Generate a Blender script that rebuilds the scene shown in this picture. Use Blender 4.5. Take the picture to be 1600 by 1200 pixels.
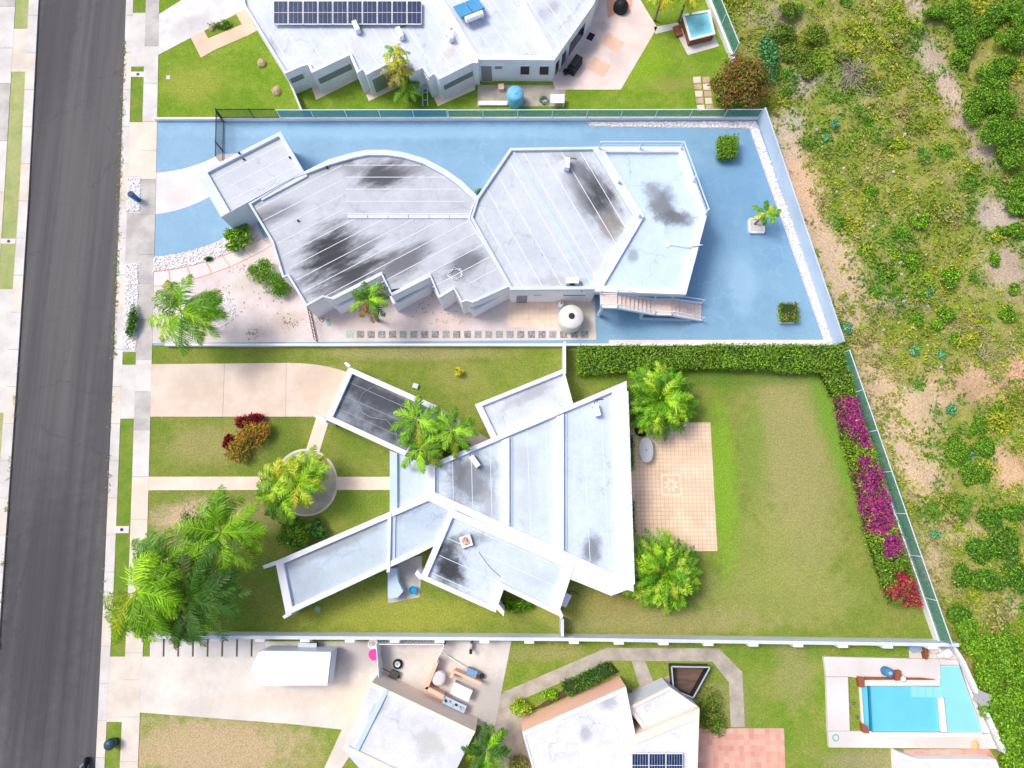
import bpy, math, random
import numpy as np
from mathutils import Vector
random.seed(7); rng = np.random.default_rng(7)
for o in list(bpy.data.objects): bpy.data.objects.remove(o)
scene = bpy.context.scene
C = scene.collection
# ---------------------------------------------------------------- camera
H = 50.0; F = 1063.0; TILT = math.atan(180/F)
cd = bpy.data.cameras.new('camera'); cam = bpy.data.objects.new('camera', cd); C.objects.link(cam)
cam.location = (0, 0, H); cam.rotation_euler = (TILT, 0, 0)
cd.sensor_width = 36; cd.lens = 36*F/1600; cd.clip_end = 3000; cd.clip_start = 0.5
scene.camera = cam
# ---------------------------------------------------------------- sky and sun
SUN_EL = math.radians(57); SUN_AZ = math.radians(154)     # azimuth of the sun, counter-clockwise from +x
world = bpy.data.worlds.new('World'); scene.world = world; world.use_nodes = True
wn = world.node_tree.nodes; wl = world.node_tree.links
sky = wn.new('ShaderNodeTexSky'); sky.sky_type = 'NISHITA'; sky.sun_disc = False
sky.sun_elevation = SUN_EL; sky.sun_rotation = math.pi/2 - SUN_AZ
sky.dust_density = 4.0; sky.air_density = 0.8
wl.new(sky.outputs[0], wn['Background'].inputs[0]); wn['Background'].inputs[1].default_value = 0.15
sd = bpy.data.lights.new('sun', 'SUN'); sd.energy = 1.4; sd.angle = math.radians(16); sd.color = (1, .96, .9)
sun = bpy.data.objects.new('sun', sd); C.objects.link(sun)
sdir = Vector((math.cos(SUN_AZ)*math.cos(SUN_EL), math.sin(SUN_AZ)*math.cos(SUN_EL), math.sin(SUN_EL)))
sun.rotation_euler = sdir.to_track_quat('Z', 'Y').to_euler(); sun.location = (-30, 10, 60)
vs = scene.view_settings
vs.view_transform = 'Standard'; vs.look = 'None'; vs.exposure = 0.42; vs.gamma = 1; vs.use_curve_mapping = False
# ---------------------------------------------------------------- helpers
ct, st = math.cos(TILT), math.sin(TILT)
def W(px, py, z=0.0):
    """survey point: the ground-plan position of a mapped point that stands at height z"""
    u = (px-800)/F; v = -(py-600)/F
    dy = v*ct + st; dz = v*st - ct
    s = (H-z)/(-dz)
    return Vector((s*u, s*dy, z))
def WP(poly, z): return [W(p[0], p[1], z) for p in poly]
def lin(c): c /= 255.0; return c/12.92 if c <= .04045 else ((c+.055)/1.055)**2.4
def S(r, g, b): return (lin(r), lin(g), lin(b), 1)
MATS = {}
def M(name, col, col2=None, scale=.6, rough=.85, fine=.12, fscale=9, bump=0.0, bscale=30, patches=(), stretch=None, metal=0, contrast=(.38, .62), spec=.3, pz=.1, hi=1.7, lo=.5, mott=0, mcol=(.2, .2, .1, 1), crack=None, pstretch=None):
    m = bpy.data.materials.new(name); m.use_nodes = True; MATS[name] = m
    n = m.node_tree.nodes; l = m.node_tree.links; b = n['Principled BSDF']
    b.inputs['Roughness'].default_value = rough; b.inputs['Metallic'].default_value = metal
    b.inputs['Specular IOR Level'].default_value = spec
    g = n.new('ShaderNodeNewGeometry'); pos = g.outputs['Position']
    vec = pos
    if stretch:
        mp = n.new('ShaderNodeMapping'); mp.inputs['Rotation'].default_value = (0, 0, stretch[2]); mp.inputs['Scale'].default_value = (stretch[0], stretch[1], 1)
        l.new(pos, mp.inputs[0]); vec = mp.outputs[0]
    no = n.new('ShaderNodeTexNoise'); no.inputs['Scale'].default_value = scale; no.inputs['Detail'].default_value = 6; no.inputs['Roughness'].default_value = .62
    l.new(vec, no.inputs['Vector'])
    mr = n.new('ShaderNodeMapRange'); mr.inputs[1].default_value = contrast[0]; mr.inputs[2].default_value = contrast[1]
    l.new(no.outputs[0], mr.inputs[0])
    def mix(fac, a, c, typ='MIX'):
        x = n.new('ShaderNodeMix'); x.data_type = 'RGBA'; x.blend_type = typ
        if isinstance(fac, float): x.inputs[0].default_value = fac
        else: l.new(fac, x.inputs[0])
        for sck, v in ((x.inputs[6], a), (x.inputs[7], c)):
            if isinstance(v, tuple): sck.default_value = v
            else: l.new(v, sck)
        return x.outputs[2]
    out = mix(mr.outputs[0], tuple(col), tuple(col2 or col))
    if mott:
        fn = n.new('ShaderNodeTexNoise'); fn.inputs['Scale'].default_value = 1.9; fn.inputs['Detail'].default_value = 8; fn.inputs['Roughness'].default_value = .72
        l.new(pos, fn.inputs['Vector'])
        fr = n.new('ShaderNodeMapRange'); fr.inputs[1].default_value = .36; fr.inputs[2].default_value = .64
        l.new(fn.outputs[0], fr.inputs[0])
        mm_ = n.new('ShaderNodeMath'); mm_.operation = 'MULTIPLY'; mm_.inputs[1].default_value = mott; l.new(fr.outputs[0], mm_.inputs[0])
        out = mix(mm_.outputs[0], out, tuple(mcol))
    if crack:
        vd = n.new('ShaderNodeTexNoise'); vd.inputs['Scale'].default_value = 1.3; vd.inputs['Detail'].default_value = 5; l.new(pos, vd.inputs['Vector'])
        va = n.new('ShaderNodeVectorMath'); va.operation = 'MULTIPLY_ADD'; va.inputs[1].default_value = (1.6, 1.6, 0); l.new(vd.outputs['Color'], va.inputs[0]); l.new(pos, va.inputs[2])
        vo = n.new('ShaderNodeTexVoronoi'); vo.feature = 'DISTANCE_TO_EDGE'; vo.inputs['Scale'].default_value = crack[0]; l.new(va.outputs[0], vo.inputs['Vector'])
        cr = n.new('ShaderNodeMapRange'); cr.inputs[1].default_value = 0; cr.inputs[2].default_value = crack[1]; cr.inputs[3].default_value = crack[2]; cr.inputs[4].default_value = 0; l.new(vo.outputs['Distance'], cr.inputs[0])
        gate = n.new('ShaderNodeMath'); gate.operation = 'MULTIPLY'; l.new(cr.outputs[0], gate.inputs[0]); l.new(mr.outputs[0], gate.inputs[1])
        out = mix(gate.outputs[0], out, tuple(crack[3]))
    if patches:
        pn = n.new('ShaderNodeTexNoise'); pn.inputs['Scale'].default_value = 1.1; pn.inputs['Detail'].default_value = 8; pn.inputs['Roughness'].default_value = .68
        if pstretch:
            pq = n.new('ShaderNodeMapping'); pq.vector_type = 'POINT'; pq.inputs['Rotation'].default_value = (0, 0, -pstretch[2])
            ps = n.new('ShaderNodeVectorMath'); ps.operation = 'MULTIPLY'; ps.inputs[1].default_value = (pstretch[0], pstretch[1], 1); l.new(pos, pq.inputs[0]); l.new(pq.outputs[0], ps.inputs[0]); l.new(ps.outputs[0], pn.inputs['Vector'])
        else: l.new(pos, pn.inputs['Vector'])
        pm = n.new('ShaderNodeMath'); pm.operation = 'MULTIPLY_ADD'; pm.inputs[1].default_value = 1.9; pm.inputs[2].default_value = -.95
        l.new(pn.outputs[0], pm.inputs[0])
        for (x, y, rx, ry, ang, pc, stg) in patches:
            c = W(x, y, pz); mp = n.new('ShaderNodeMapping'); mp.vector_type = 'TEXTURE'
            mp.inputs['Location'].default_value = c; mp.inputs['Rotation'].default_value = (0, 0, math.radians(ang))
            mp.inputs['Scale'].default_value = (rx*.0477, ry*.0477, 1000); l.new(pos, mp.inputs[0])
            ln = n.new('ShaderNodeVectorMath'); ln.operation = 'LENGTH'; l.new(mp.outputs[0], ln.inputs[0])
            ad = n.new('ShaderNodeMath'); ad.operation = 'ADD'; l.new(ln.outputs['Value'], ad.inputs[0]); l.new(pm.outputs[0], ad.inputs[1])
            r2 = n.new('ShaderNodeMapRange'); r2.interpolation_type = 'SMOOTHSTEP'
            r2.inputs[1].default_value = hi; r2.inputs[2].default_value = lo; r2.inputs[3].default_value = 0; r2.inputs[4].default_value = stg
            l.new(ad.outputs[0], r2.inputs[0])
            out = mix(r2.outputs[0], out, tuple(pc))
    if fine:
        fn = n.new('ShaderNodeTexNoise'); fn.inputs['Scale'].default_value = fscale; fn.inputs['Detail'].default_value = 5; fn.inputs['Roughness'].default_value = .7
        l.new(pos, fn.inputs['Vector'])
        fr = n.new('ShaderNodeMapRange'); fr.inputs[1].default_value = .3; fr.inputs[2].default_value = .7; fr.inputs[3].default_value = 1-fine; fr.inputs[4].default_value = 1+fine
        l.new(fn.outputs[0], fr.inputs[0])
        cb = n.new('ShaderNodeCombineColor')
        for k in range(3): l.new(fr.outputs[0], cb.inputs[k])
        out = mix(1.0, out, cb.outputs[0], 'MULTIPLY')
    l.new(out, b.inputs['Base Color'])
    if bump:
        bn = n.new('ShaderNodeTexNoise'); bn.inputs['Scale'].default_value = bscale; bn.inputs['Detail'].default_value = 6
        l.new(pos, bn.inputs['Vector'])
        bp = n.new('ShaderNodeBump'); bp.inputs['Strength'].default_value = bump; bp.inputs['Distance'].default_value = .05
        l.new(bn.outputs[0], bp.inputs['Height']); l.new(bp.outputs[0], b.inputs['Normal'])
    return m
def tilemat(name, c1, c2, mortar, size, ms=.03, ang=0, bias=0.0, rough=.6, offset=0):
    m = bpy.data.materials.new(name); m.use_nodes = True
    n = m.node_tree.nodes; l = m.node_tree.links; b = n['Principled BSDF']; b.inputs['Roughness'].default_value = rough
    g = n.new('ShaderNodeNewGeometry'); mp = n.new('ShaderNodeMapping'); mp.inputs['Rotation'].default_value = (0, 0, ang)
    l.new(g.outputs['Position'], mp.inputs[0])
    t = n.new('ShaderNodeTexBrick'); t.offset = offset; t.inputs['Scale'].default_value = 1; t.inputs['Brick Width'].default_value = size; t.inputs['Row Height'].default_value = size
    t.inputs['Mortar Size'].default_value = ms; t.inputs['Mortar Smooth'].default_value = .6; t.inputs['Bias'].default_value = bias
    t.inputs['Color1'].default_value = c1; t.inputs['Color2'].default_value = c2; t.inputs['Mortar'].default_value = mortar
    l.new(mp.outputs[0], t.inputs[0])
    no = n.new('ShaderNodeTexNoise'); no.inputs['Scale'].default_value = .7; no.inputs['Detail'].default_value = 6; l.new(g.outputs['Position'], no.inputs[0])
    mr = n.new('ShaderNodeMapRange'); mr.inputs[1].default_value = .3; mr.inputs[2].default_value = .7; mr.inputs[3].default_value = .86; mr.inputs[4].default_value = 1.08; l.new(no.outputs[0], mr.inputs[0])
    hs = n.new('ShaderNodeHueSaturation'); l.new(t.outputs[0], hs.inputs['Color']); l.new(mr.outputs[0], hs.inputs['Value']); l.new(hs.outputs[0], b.inputs['Base Color'])
    return m
def leafmat(name='leaf', rough=.5, trans=.2):
    m = bpy.data.materials.new(name); m.use_nodes = True
    n = m.node_tree.nodes; l = m.node_tree.links; b = n['Principled BSDF']; b.inputs['Roughness'].default_value = rough; b.inputs['Specular IOR Level'].default_value = .35
    a = n.new('ShaderNodeAttribute'); a.attribute_name = 'Col'; l.new(a.outputs[0], b.inputs['Base Color'])
    t = n.new('ShaderNodeBsdfTranslucent'); l.new(a.outputs[0], t.inputs[0])
    mx = n.new('ShaderNodeMixShader'); mx.inputs[0].default_value = trans
    l.new(b.outputs[0], mx.inputs[1]); l.new(t.outputs[0], mx.inputs[2]); l.new(mx.outputs[0], n['Material Output'].inputs[0])
    return m
LEAF = leafmat()
def sheer(name, col, op):
    m = bpy.data.materials.new(name); m.use_nodes = True
    n = m.node_tree.nodes; l = m.node_tree.links; b = n['Principled BSDF']; b.inputs['Base Color'].default_value = col; b.inputs['Roughness'].default_value = .7
    t = n.new('ShaderNodeBsdfTransparent'); mx = n.new('ShaderNodeMixShader'); mx.inputs[0].default_value = op
    l.new(t.outputs[0], mx.inputs[1]); l.new(b.outputs[0], mx.inputs[2]); l.new(mx.outputs[0], n['Material Output'].inputs[0]); return m

class MB:
    def __init__(s): s.v = []; s.f = []
    def add(s, vs_, fs):
        o = len(s.v); s.v += [tuple(p) for p in vs_]; s.f += [tuple(i+o for i in f) for f in fs]; return s
    def prism(s, pts, z0, z1):           # pts: xy points, any winding
        a = sum(pts[i][0]*pts[(i+1) % len(pts)][1]-pts[(i+1) % len(pts)][0]*pts[i][1] for i in range(len(pts)))
        if a < 0: pts = pts[::-1]
        n = len(pts)
        return s.add([(p[0], p[1], z0) for p in pts]+[(p[0], p[1], z1) for p in pts],
                     [tuple(range(n-1, -1, -1)), tuple(range(n, 2*n))]+[(i, (i+1) % n, n+(i+1) % n, n+i) for i in range(n)])
    def box(s, c, sx, sy, sz, a=0, bz=None):     # c = centre of the base
        ca, sa = math.cos(a), math.sin(a)
        q = [(c[0]+x*ca-y*sa, c[1]+x*sa+y*ca) for x, y in ((-sx/2, -sy/2), (sx/2, -sy/2), (sx/2, sy/2), (-sx/2, sy/2))]
        return s.prism(q, c[2], c[2]+sz)
    def wall(s, p, q, w, z0, z1):
        d = Vector((q[0]-p[0], q[1]-p[1])); d.normalize(); nx, ny = -d.y*w/2, d.x*w/2
        return s.prism([(p[0]+nx, p[1]+ny), (q[0]+nx, q[1]+ny), (q[0]-nx, q[1]-ny), (p[0]-nx, p[1]-ny)], z0, z1)
    def bar(s, p, q, w, h=None):         # a square bar between two 3-D points
        p = Vector(p); q = Vector(q); d = (q-p).normalized(); up = Vector((0, 0, 1)) if abs(d.z) < .95 else Vector((1, 0, 0))
        x = d.cross(up).normalized()*w/2; y = x.normalized().cross(d)*(h or w)/2
        return s.add([p-x-y, p+x-y, p+x+y, p-x+y, q-x-y, q+x-y, q+x+y, q-x+y],
                     [(0, 1, 2, 3), (7, 6, 5, 4), (0, 4, 5, 1), (1, 5, 6, 2), (2, 6, 7, 3), (3, 7, 4, 0)])
    def tube(s, pts, rad, n=8, cap=True):
        o = len(s.v); m = len(pts); pts = [Vector(p) for p in pts]
        for i, p in enumerate(pts):
            d = (pts[min(i+1, m-1)]-pts[max(i-1, 0)]).normalized(); up = Vector((0, 0, 1)) if abs(d.z) < .9 else Vector((1, 0, 0))
            x = d.cross(up).normalized(); y = x.cross(d); r = rad[i] if isinstance(rad, (list, tuple)) else rad
            for k in range(n):
                a = 2*math.pi*k/n; s.v.append(tuple(p+x*math.cos(a)*r+y*math.sin(a)*r))
        for i in range(m-1):
            for k in range(n):
                s.f.append((o+i*n+k, o+i*n+(k+1) % n, o+(i+1)*n+(k+1) % n, o+(i+1)*n+k))
        if cap: s.f.append(tuple(o+k for k in range(n-1, -1, -1))); s.f.append(tuple(o+(m-1)*n+k for k in range(n)))
        return s
    def lathe(s, c, prof, n=20):          # prof: (radius, height)
        o = len(s.v)
        for r, z in prof:
            for k in range(n): a = 2*math.pi*k/n; s.v.append((c[0]+r*math.cos(a), c[1]+r*math.sin(a), c[2]+z))
        for i in range(len(prof)-1):
            for k in range(n): s.f.append((o+i*n+k, o+i*n+(k+1) % n, o+(i+1)*n+(k+1) % n, o+(i+1)*n+k))
        s.f.append(tuple(o+k for k in range(n-1, -1, -1))); s.f.append(tuple(o+(len(prof)-1)*n+k for k in range(n)))
        return s
def wloc(o):
    v = Vector((0, 0, 0))
    while o is not None: v += o.location; o = o.parent
    return v
def obj(name, mb, mat, parent=None, smooth=False, cols=None):
    if isinstance(mb, MB): V = np.array(mb.v, dtype=float); Fc = mb.f
    else: V, Fc = mb
    V = np.asarray(V, dtype=float)
    if parent is not None: V = V-np.array(wloc(parent))
    me = bpy.data.meshes.new(name); me.from_pydata(V.tolist() if not isinstance(V, list) else V, [], Fc if isinstance(Fc, list) else Fc.tolist())
    me.materials.append(mat)
    if smooth: me.polygons.foreach_set('use_smooth', [True]*len(me.polygons))
    if cols is not None:
        at = me.color_attributes.new('Col', 'FLOAT_COLOR', 'POINT'); at.data.foreach_set('color', np.asarray(cols, dtype=np.float32).ravel())
    me.update()
    o = bpy.data.objects.new(name, me); C.objects.link(o)
    if parent is not None: o.parent = parent
    return o
def tag(o, label=None, cat=None, group=None, kind=None):
    if label: o['label'] = label
    if cat: o['category'] = cat
    if group: o['group'] = group
    if kind: o['kind'] = kind
    return o
def thing(name, label, cat, loc, group=None):
    o = bpy.data.objects.new(name, None); C.objects.link(o); o.location = Vector(loc); o.empty_display_size = .2
    return tag(o, label, cat, group)
def slab(name, poly, mat, zt=.10, zb=-.05, parent=None, label=None, kind='structure'):
    o = obj(name, MB().prism([tuple(p[:2]) for p in WP(poly, zt)], zb, zt), mat, parent)
    if parent is None: tag(o, label, None, None, kind)
    return o
def inset(pts, ws):
    n = len(pts); a = sum(pts[i][0]*pts[(i+1) % n][1]-pts[(i+1) % n][0]*pts[i][1] for i in range(n)); sg = 1 if a > 0 else -1
    out = []
    for i in range(n):
        p0, p1, p2 = Vector(pts[i-1][:2]), Vector(pts[i][:2]), Vector(pts[(i+1) % n][:2])
        d1 = (p1-p0).normalized(); d2 = (p2-p1).normalized()
        n1 = Vector((-d1.y, d1.x))*sg; n2 = Vector((-d2.y, d2.x))*sg; w1 = ws[i-1]; w2 = ws[i]
        a1 = p0+n1*w1; a2 = p1+n2*w2; cr = d1.x*d2.y-d1.y*d2.x
        if abs(cr) < .05: out.append(p1+n2*w2)
        else:
            t = ((a2-a1).x*d2.y-(a2-a1).y*d2.x)/cr; q = a1+d1*t
            if (q-p1).length > 2.5*max(w1, w2, .02): q = p1+(q-p1).normalized()*2.5*max(w1, w2, .02)
            out.append(q)
    return out
def smoothpoly(a, b, c, n=8):
    return [((1-t)**2*a[0]+2*t*(1-t)*b[0]+t*t*c[0], (1-t)**2*a[1]+2*t*(1-t)*b[1]+t*t*c[1]) for t in [i/n for i in range(n+1)]]

# ---------------------------------------------------------------- foliage generators
GREEN = [S(78, 128, 26), S(98, 150, 30), S(60, 108, 24), S(120, 165, 40)]
LIME = [S(120, 175, 30), S(150, 195, 40), S(95, 150, 28), S(170, 200, 60)]
DEEP = [S(50, 100, 35), S(66, 125, 40), S(40, 82, 30), S(90, 145, 60)]
OLIVE = [S(120, 135, 45), S(98, 120, 36), S(140, 150, 55), S(160, 150, 80)]
CROTON = [S(205, 120, 50), S(214, 150, 56), S(140, 150, 44), S(176, 90, 44), S(100, 130, 36), S(160, 160, 50)]
def leaves(P, N, size, pal, asp=.5, jit=.7, seed=None):
    """P points, N outward normals -> arrays of folded diamond leaves with colours"""
    k = len(P); P = np.asarray(P); N = np.asarray(N)+rng.normal(0, jit, (k, 3)); N /= np.linalg.norm(N, axis=1)[:, None]+1e-9
    R = rng.normal(0, 1, (k, 3)); X = np.cross(N, R); X /= np.linalg.norm(X, axis=1)[:, None]+1e-9; Y = np.cross(N, X)
    s = (size*rng.uniform(.6, 1.35, k))[:, None]
    V = np.stack([P-X*s*.5, P+Y*s*asp*.5+N*s*.08, P+X*s*.5-N*s*.12, P-Y*s*asp*.5+N*s*.08], 1).reshape(-1, 3)
    i = np.arange(k)*4; Fc = np.concatenate([np.stack([i, i+1, i+2], 1), np.stack([i, i+2, i+3], 1)])
    pal = np.array(pal); c = pal[rng.integers(0, len(pal), k)]*rng.uniform(.5, 1.75, (k, 1)); c[:, 3] = 1
    return V, Fc, np.repeat(c, 4, 0)
def cloud(c, r, n, size, pal, lumps=9, asp=.5, lump=.45, flat=.15):
    """leaf clumps spread through a crown: many small lobes around an ellipsoid"""
    c = np.array(c); r = np.array(r); P = []; N = []
    L = []
    for i in range(lumps):
        d = rng.normal(0, 1, 3); d /= np.linalg.norm(d); d[2] = abs(d[2])*.9-.15
        L.append((d*r*(1-lump*.75)*rng.uniform(.75, 1.08), lump*rng.uniform(.7, 1.2)))
    L.append((np.zeros(3), .72)); L.append((np.zeros(3), .8))
    per = max(1, n//len(L))
    for (o, s) in L:
        d = rng.normal(0, 1, (per, 3)); d /= np.linalg.norm(d, axis=1)[:, None]
        rad = rng.uniform(.55, 1.05, (per, 1))
        P.append(o+d*r*s*rad); N.append(d+np.array([0, 0, .6]))
    P = np.concatenate(P); N = np.concatenate(N)
    P[:, 2] = np.maximum(P[:, 2], -r[2]*.8)
    return leaves(c+P, N, size, pal, asp)
def shrub(name, label, cat, px, py, rx, ry, h, pal, n=700, size=.16, group=None, z=.1, lumps=9, asp=.5, core=True, lump=.45):
    """a bush mapped by its crown centre; rx, ry in metres, h overall height"""
    b = W(px, py, z+h*.6); t = thing(name, label, cat, (b.x, b.y, z), group)
    V, Fc, cc = cloud((b.x, b.y, z+h*.52), (rx*1.16, ry*1.16, h*.52), int(n*1.7), size, pal, lumps, asp, lump)
    V[:, 2] = np.maximum(V[:, 2], z+.01)
    f = obj('foliage', (V, Fc), LEAF, t, cols=cc); f['kind'] = 'stuff'
    m = MB()
    for k in range(5):
        a = random.uniform(0, 6.28); q = (b.x+math.cos(a)*rx*.45, b.y+math.sin(a)*ry*.45, z+h*.6)
        m.tube([(b.x+math.cos(a)*.06, b.y+math.sin(a)*.06, z-.03), ((b.x+q[0])/2, (b.y+q[1])/2, z+h*.35), q], [.035, .025, .012], 5)
    obj('stem', m, BARK, t)
    return t
def frond_mesh(base, az, L, e0, e1, nl, ll, lw, pal, wind=(0, 0, 0), droop=.25, fwd=.75, start=.14, sweep=None):
    n = 14; wind = np.array(wind, dtype=float); p = np.array(base, dtype=float); pts = [p.copy()]; dirs = []
    if sweep is None: sweep = rng.normal(0, .3)
    az0 = az
    for i in range(n):
        s = (i+.5)/n; az = az0+sweep*s*s; el = e0+(e1-e0)*s**1.15
        d = np.array([math.cos(az)*math.cos(el), math.sin(az)*math.cos(el), math.sin(el)])+wind*s*1.2
        d /= np.linalg.norm(d); dirs.append(d); p = p+d*L/n; pts.append(p.copy())
    dirs.append(dirs[-1]); pts = np.array(pts); dirs = np.array(dirs)
    V = []; Fc = []; cc = []; pal = np.array(pal)
    base_c = pal[rng.integers(0, len(pal))]*rng.uniform(.95, 1.4)
    # rachis ribbon
    up = np.array([0, 0, 1.])
    for i in range(n+1):
        sd_ = np.cross(dirs[i], up); sd_ /= np.linalg.norm(sd_)+1e-6; w = .03*(1-i/(n+1))+.008
        V += [pts[i]-sd_*w, pts[i]+np.array([0, 0, .02]), pts[i]+sd_*w]; cc += [base_c*np.array([1.2, 1.1, .9, 1])]*3
    for i in range(n):
        a = 3*i; Fc += [(a, a+1, a+4, a+3), (a+1, a+2, a+5, a+4)]
    for k in range(nl):
        s = start+(1-start)*(k+.5)/nl; x = s*n; i = min(int(x), n-1); fr = x-i
        q = pts[i]*(1-fr)+pts[i+1]*fr; d = dirs[i]; sd_ = np.cross(d, up); sd_ /= np.linalg.norm(sd_)+1e-6
        prof = (math.sin(math.pi*min(1, .18+s*.86))**.6)*.9+.1
        for sg in (-1, 1):
            g = d*(fwd*rng.uniform(.6, 1.4))+sd_*sg*rng.uniform(.7, 1.1)+np.array([0, 0, rng.uniform(-.35, .35)-droop*.4])+wind*.9
            g /= np.linalg.norm(g); l_ = ll*prof*rng.uniform(.65, 1.15)
            mid = q+g*l_*.5; g2 = g+np.array([0, 0, -droop*2.0*rng.uniform(.5, 1.3)])+wind*.7; g2 /= np.linalg.norm(g2); tip = mid+g2*l_*.5
            o = len(V); wv = d*lw*.36
            V += [q-wv*.6, q+wv*.6, mid+wv, mid-wv, tip]; Fc += [(o, o+1, o+2, o+3), (o+3, o+2, o+4)]
            c = base_c*rng.uniform(.4, 1.4); cc += [c]*3+[c*1.1]*2
    cc = np.array(cc); cc[:, 3] = 1
    return np.array(V), Fc, cc
def palm(name, label, px, py, zc, nf, L, ll, pal, lw=.05, nl=38, e0=(.3, 1.1), e1=(-.9, -.3), wind=(0, 0, 0), azs=None, droop=.25, r=.13, lean=(0, 0), group=None, cat='palm tree', z=.1, fwd=.75, sweep=None):
    """a palm whose crown centre is mapped at height zc"""
    top = W(px, py, zc); b = Vector((top.x-lean[0], top.y-lean[1], z)); t = thing(name, label, cat, b, group)
    m = MB(); K = 7
    m.tube([(b.x+lean[0]*(k/K)**1.5, b.y+lean[1]*(k/K)**1.5, z-.04+(zc-z+.04)*k/K) for k in range(K+1)], [r*(1.25-.45*k/K) for k in range(K+1)], 9)
    obj('trunk', m, PALMBARK, t, True)
    for k in range(nf):
        az = (azs[k] if azs is not None else 2*math.pi*k/nf*1.0+k*.07)+random.uniform(-.22, .22)
        if azs is None and k % 2: a0, a1 = e0[0], e1[0]
        else: a0, a1 = e0[1] if k % 3 == 0 else (e0[0]+e0[1])/2, (e1[0]+e1[1])/2
        V, Fc, cc = frond_mesh((top.x, top.y, zc-.05), az, L*random.uniform(.82, 1.12), a0+random.uniform(-.12, .12), a1+random.uniform(-.15, .15), nl, ll, lw, pal, wind, droop, fwd, .14, None if sweep is None else random.gauss(0, sweep))
        V[:, 2] = np.maximum(V[:, 2], z+.02)
        if k % 9 == 7: cc = cc*np.array([1.25, .8, .7, 1])
        obj('frond', (V, Fc), LEAF, t, cols=cc)
    return t
# ---------------------------------------------------------------- materials
BARK = M('bark', S(95, 80, 62), S(70, 58, 45), rough=.95)
PALMBARK = M('palm_bark', S(150, 140, 125), S(110, 100, 88), scale=3, rough=.95)
DIRT = S(196, 168, 135); TAN = S(168, 156, 108); GRS = S(116, 140, 46); GRS2 = S(148, 150, 74); DKG = S(86, 122, 36)
ROADA = math.radians(2.3)
ASPH = M('asphalt', S(74, 73, 76), S(104, 102, 102), scale=1.0, stretch=(1.1, .022, 0.0), rough=.9, fine=.2, fscale=14, bump=.3, bscale=60, contrast=(.3, .7), crack=(.12, .006, .5, S(50, 50, 54)),
         patches=[(60, 950, 60, 170, 0, S(66, 64, 70), .55), (170, 650, 26, 120, 0, S(64, 64, 68), .4), (85, 60, 28, 130, 0, S(74, 72, 76), .5), (110, 330, 20, 200, 0, S(104, 102, 102), .5)], pz=0)
CONC = M('concrete_cream', S(222, 212, 200), S(206, 194, 180), scale=.5, fine=.05, bump=.08)
CONCW = M('concrete_white', S(218, 214, 209), S(200, 195, 190), scale=.5, fine=.05, bump=.08)
CONCG = M('concrete_grey', S(196, 192, 186), S(172, 168, 164), scale=.7, fine=.07, bump=.1)
CONCP = M('concrete_peach', S(232, 214, 198), S(220, 200, 184), scale=.5, fine=.05)
DRIVC = M('driveway_cream', S(222, 204, 188), S(206, 188, 170), scale=.45, fine=.06, patches=[(500, 600, 40, 26, 0, S(196, 172, 150), .4), (300, 590, 30, 14, 0, S(196, 184, 172), .4)])
DRIVA = M('driveway_white_stained', S(228, 226, 224), S(205, 203, 202), scale=1.1, fine=.08, patches=[(300, 40, 34, 16, 20, S(176, 174, 172), .5)])
DRIVD = M('driveway_worn', S(226, 218, 208), S(206, 198, 190), scale=.4, fine=.06,
          patches=[(565, 1025, 55, 20, -5, S(176, 172, 170), .75), (780, 1095, 30, 30, 0, S(168, 164, 160), .7), (560, 1100, 40, 30, 0, S(212, 192, 170), .5), (700, 1090, 60, 30, 0, S(196, 190, 184), .6), (440, 1095, 80, 14, 0, S(218, 196, 172), .4)])
GREYC = M('weathered_concrete', S(196, 186, 172), S(160, 152, 140), scale=1.0, fine=.1, bump=.1, contrast=(.3, .65))
LAWNC = M('lawn_centre', GRS, GRS2, scale=.35, mott=0.4, mcol=S(88, 116, 36), rough=.95, fine=.38, fscale=9, bump=.9, bscale=24, contrast=(.36, .66),
          patches=[(1240, 700, 60, 130, 0, S(170, 160, 108), .7), (1250, 850, 50, 60, 0, S(164, 160, 100), .55), (1220, 930, 110, 40, 0, S(156, 158, 88), .6), (1290, 640, 20, 40, 0, S(126, 152, 56), .6), (1180, 700, 18, 60, 0, S(120, 150, 50), .6), (1190, 860, 40, 60, 0, S(150, 158, 80), .6), (1030, 970, 130, 18, 0, TAN, .6), (330, 695, 60, 26, 0, S(164, 152, 98), .7),
                   (300, 805, 52, 20, 10, S(196, 172, 140), .95), (270, 860, 40, 14, 0, S(178, 152, 118), .9), (640, 552, 120, 10, 0, TAN, .6), (720, 590, 40, 20, 0, S(150, 150, 80), .6),
                   (620, 960, 130, 22, 0, S(160, 164, 66), .7), (960, 940, 50, 20, 0, S(156, 144, 84), .7), (1130, 760, 20, 110, 0, S(128, 170, 44), .8), (860, 955, 40, 14, 0, S(160, 158, 70), .6),
                   (1110, 590, 190, 12, 0, S(84, 128, 40), .5), (420, 800, 40, 30, 0, S(150, 136, 96), .6), (440, 690, 30, 60, 0, S(92, 116, 40), .5), (560, 780, 40, 26, 0, S(96, 130, 38), .5), (1320, 720, 16, 130, 15, S(112, 158, 48), .8)])  # first patch: shadow of the long hedge painted into the grass
LAWNA = M('lawn_bright', S(112, 148, 30), S(140, 162, 56), scale=.4, mott=0.5, mcol=S(90, 128, 26), rough=.95, fine=.38, fscale=9, bump=.9, bscale=24, patches=[(300, 130, 50, 30, 0, S(160, 164, 70), .6), (1040, 130, 50, 12, 0, S(160, 150, 84), .5), (1000, 100, 40, 40, 0, S(140, 174, 40), .6)])
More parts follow.
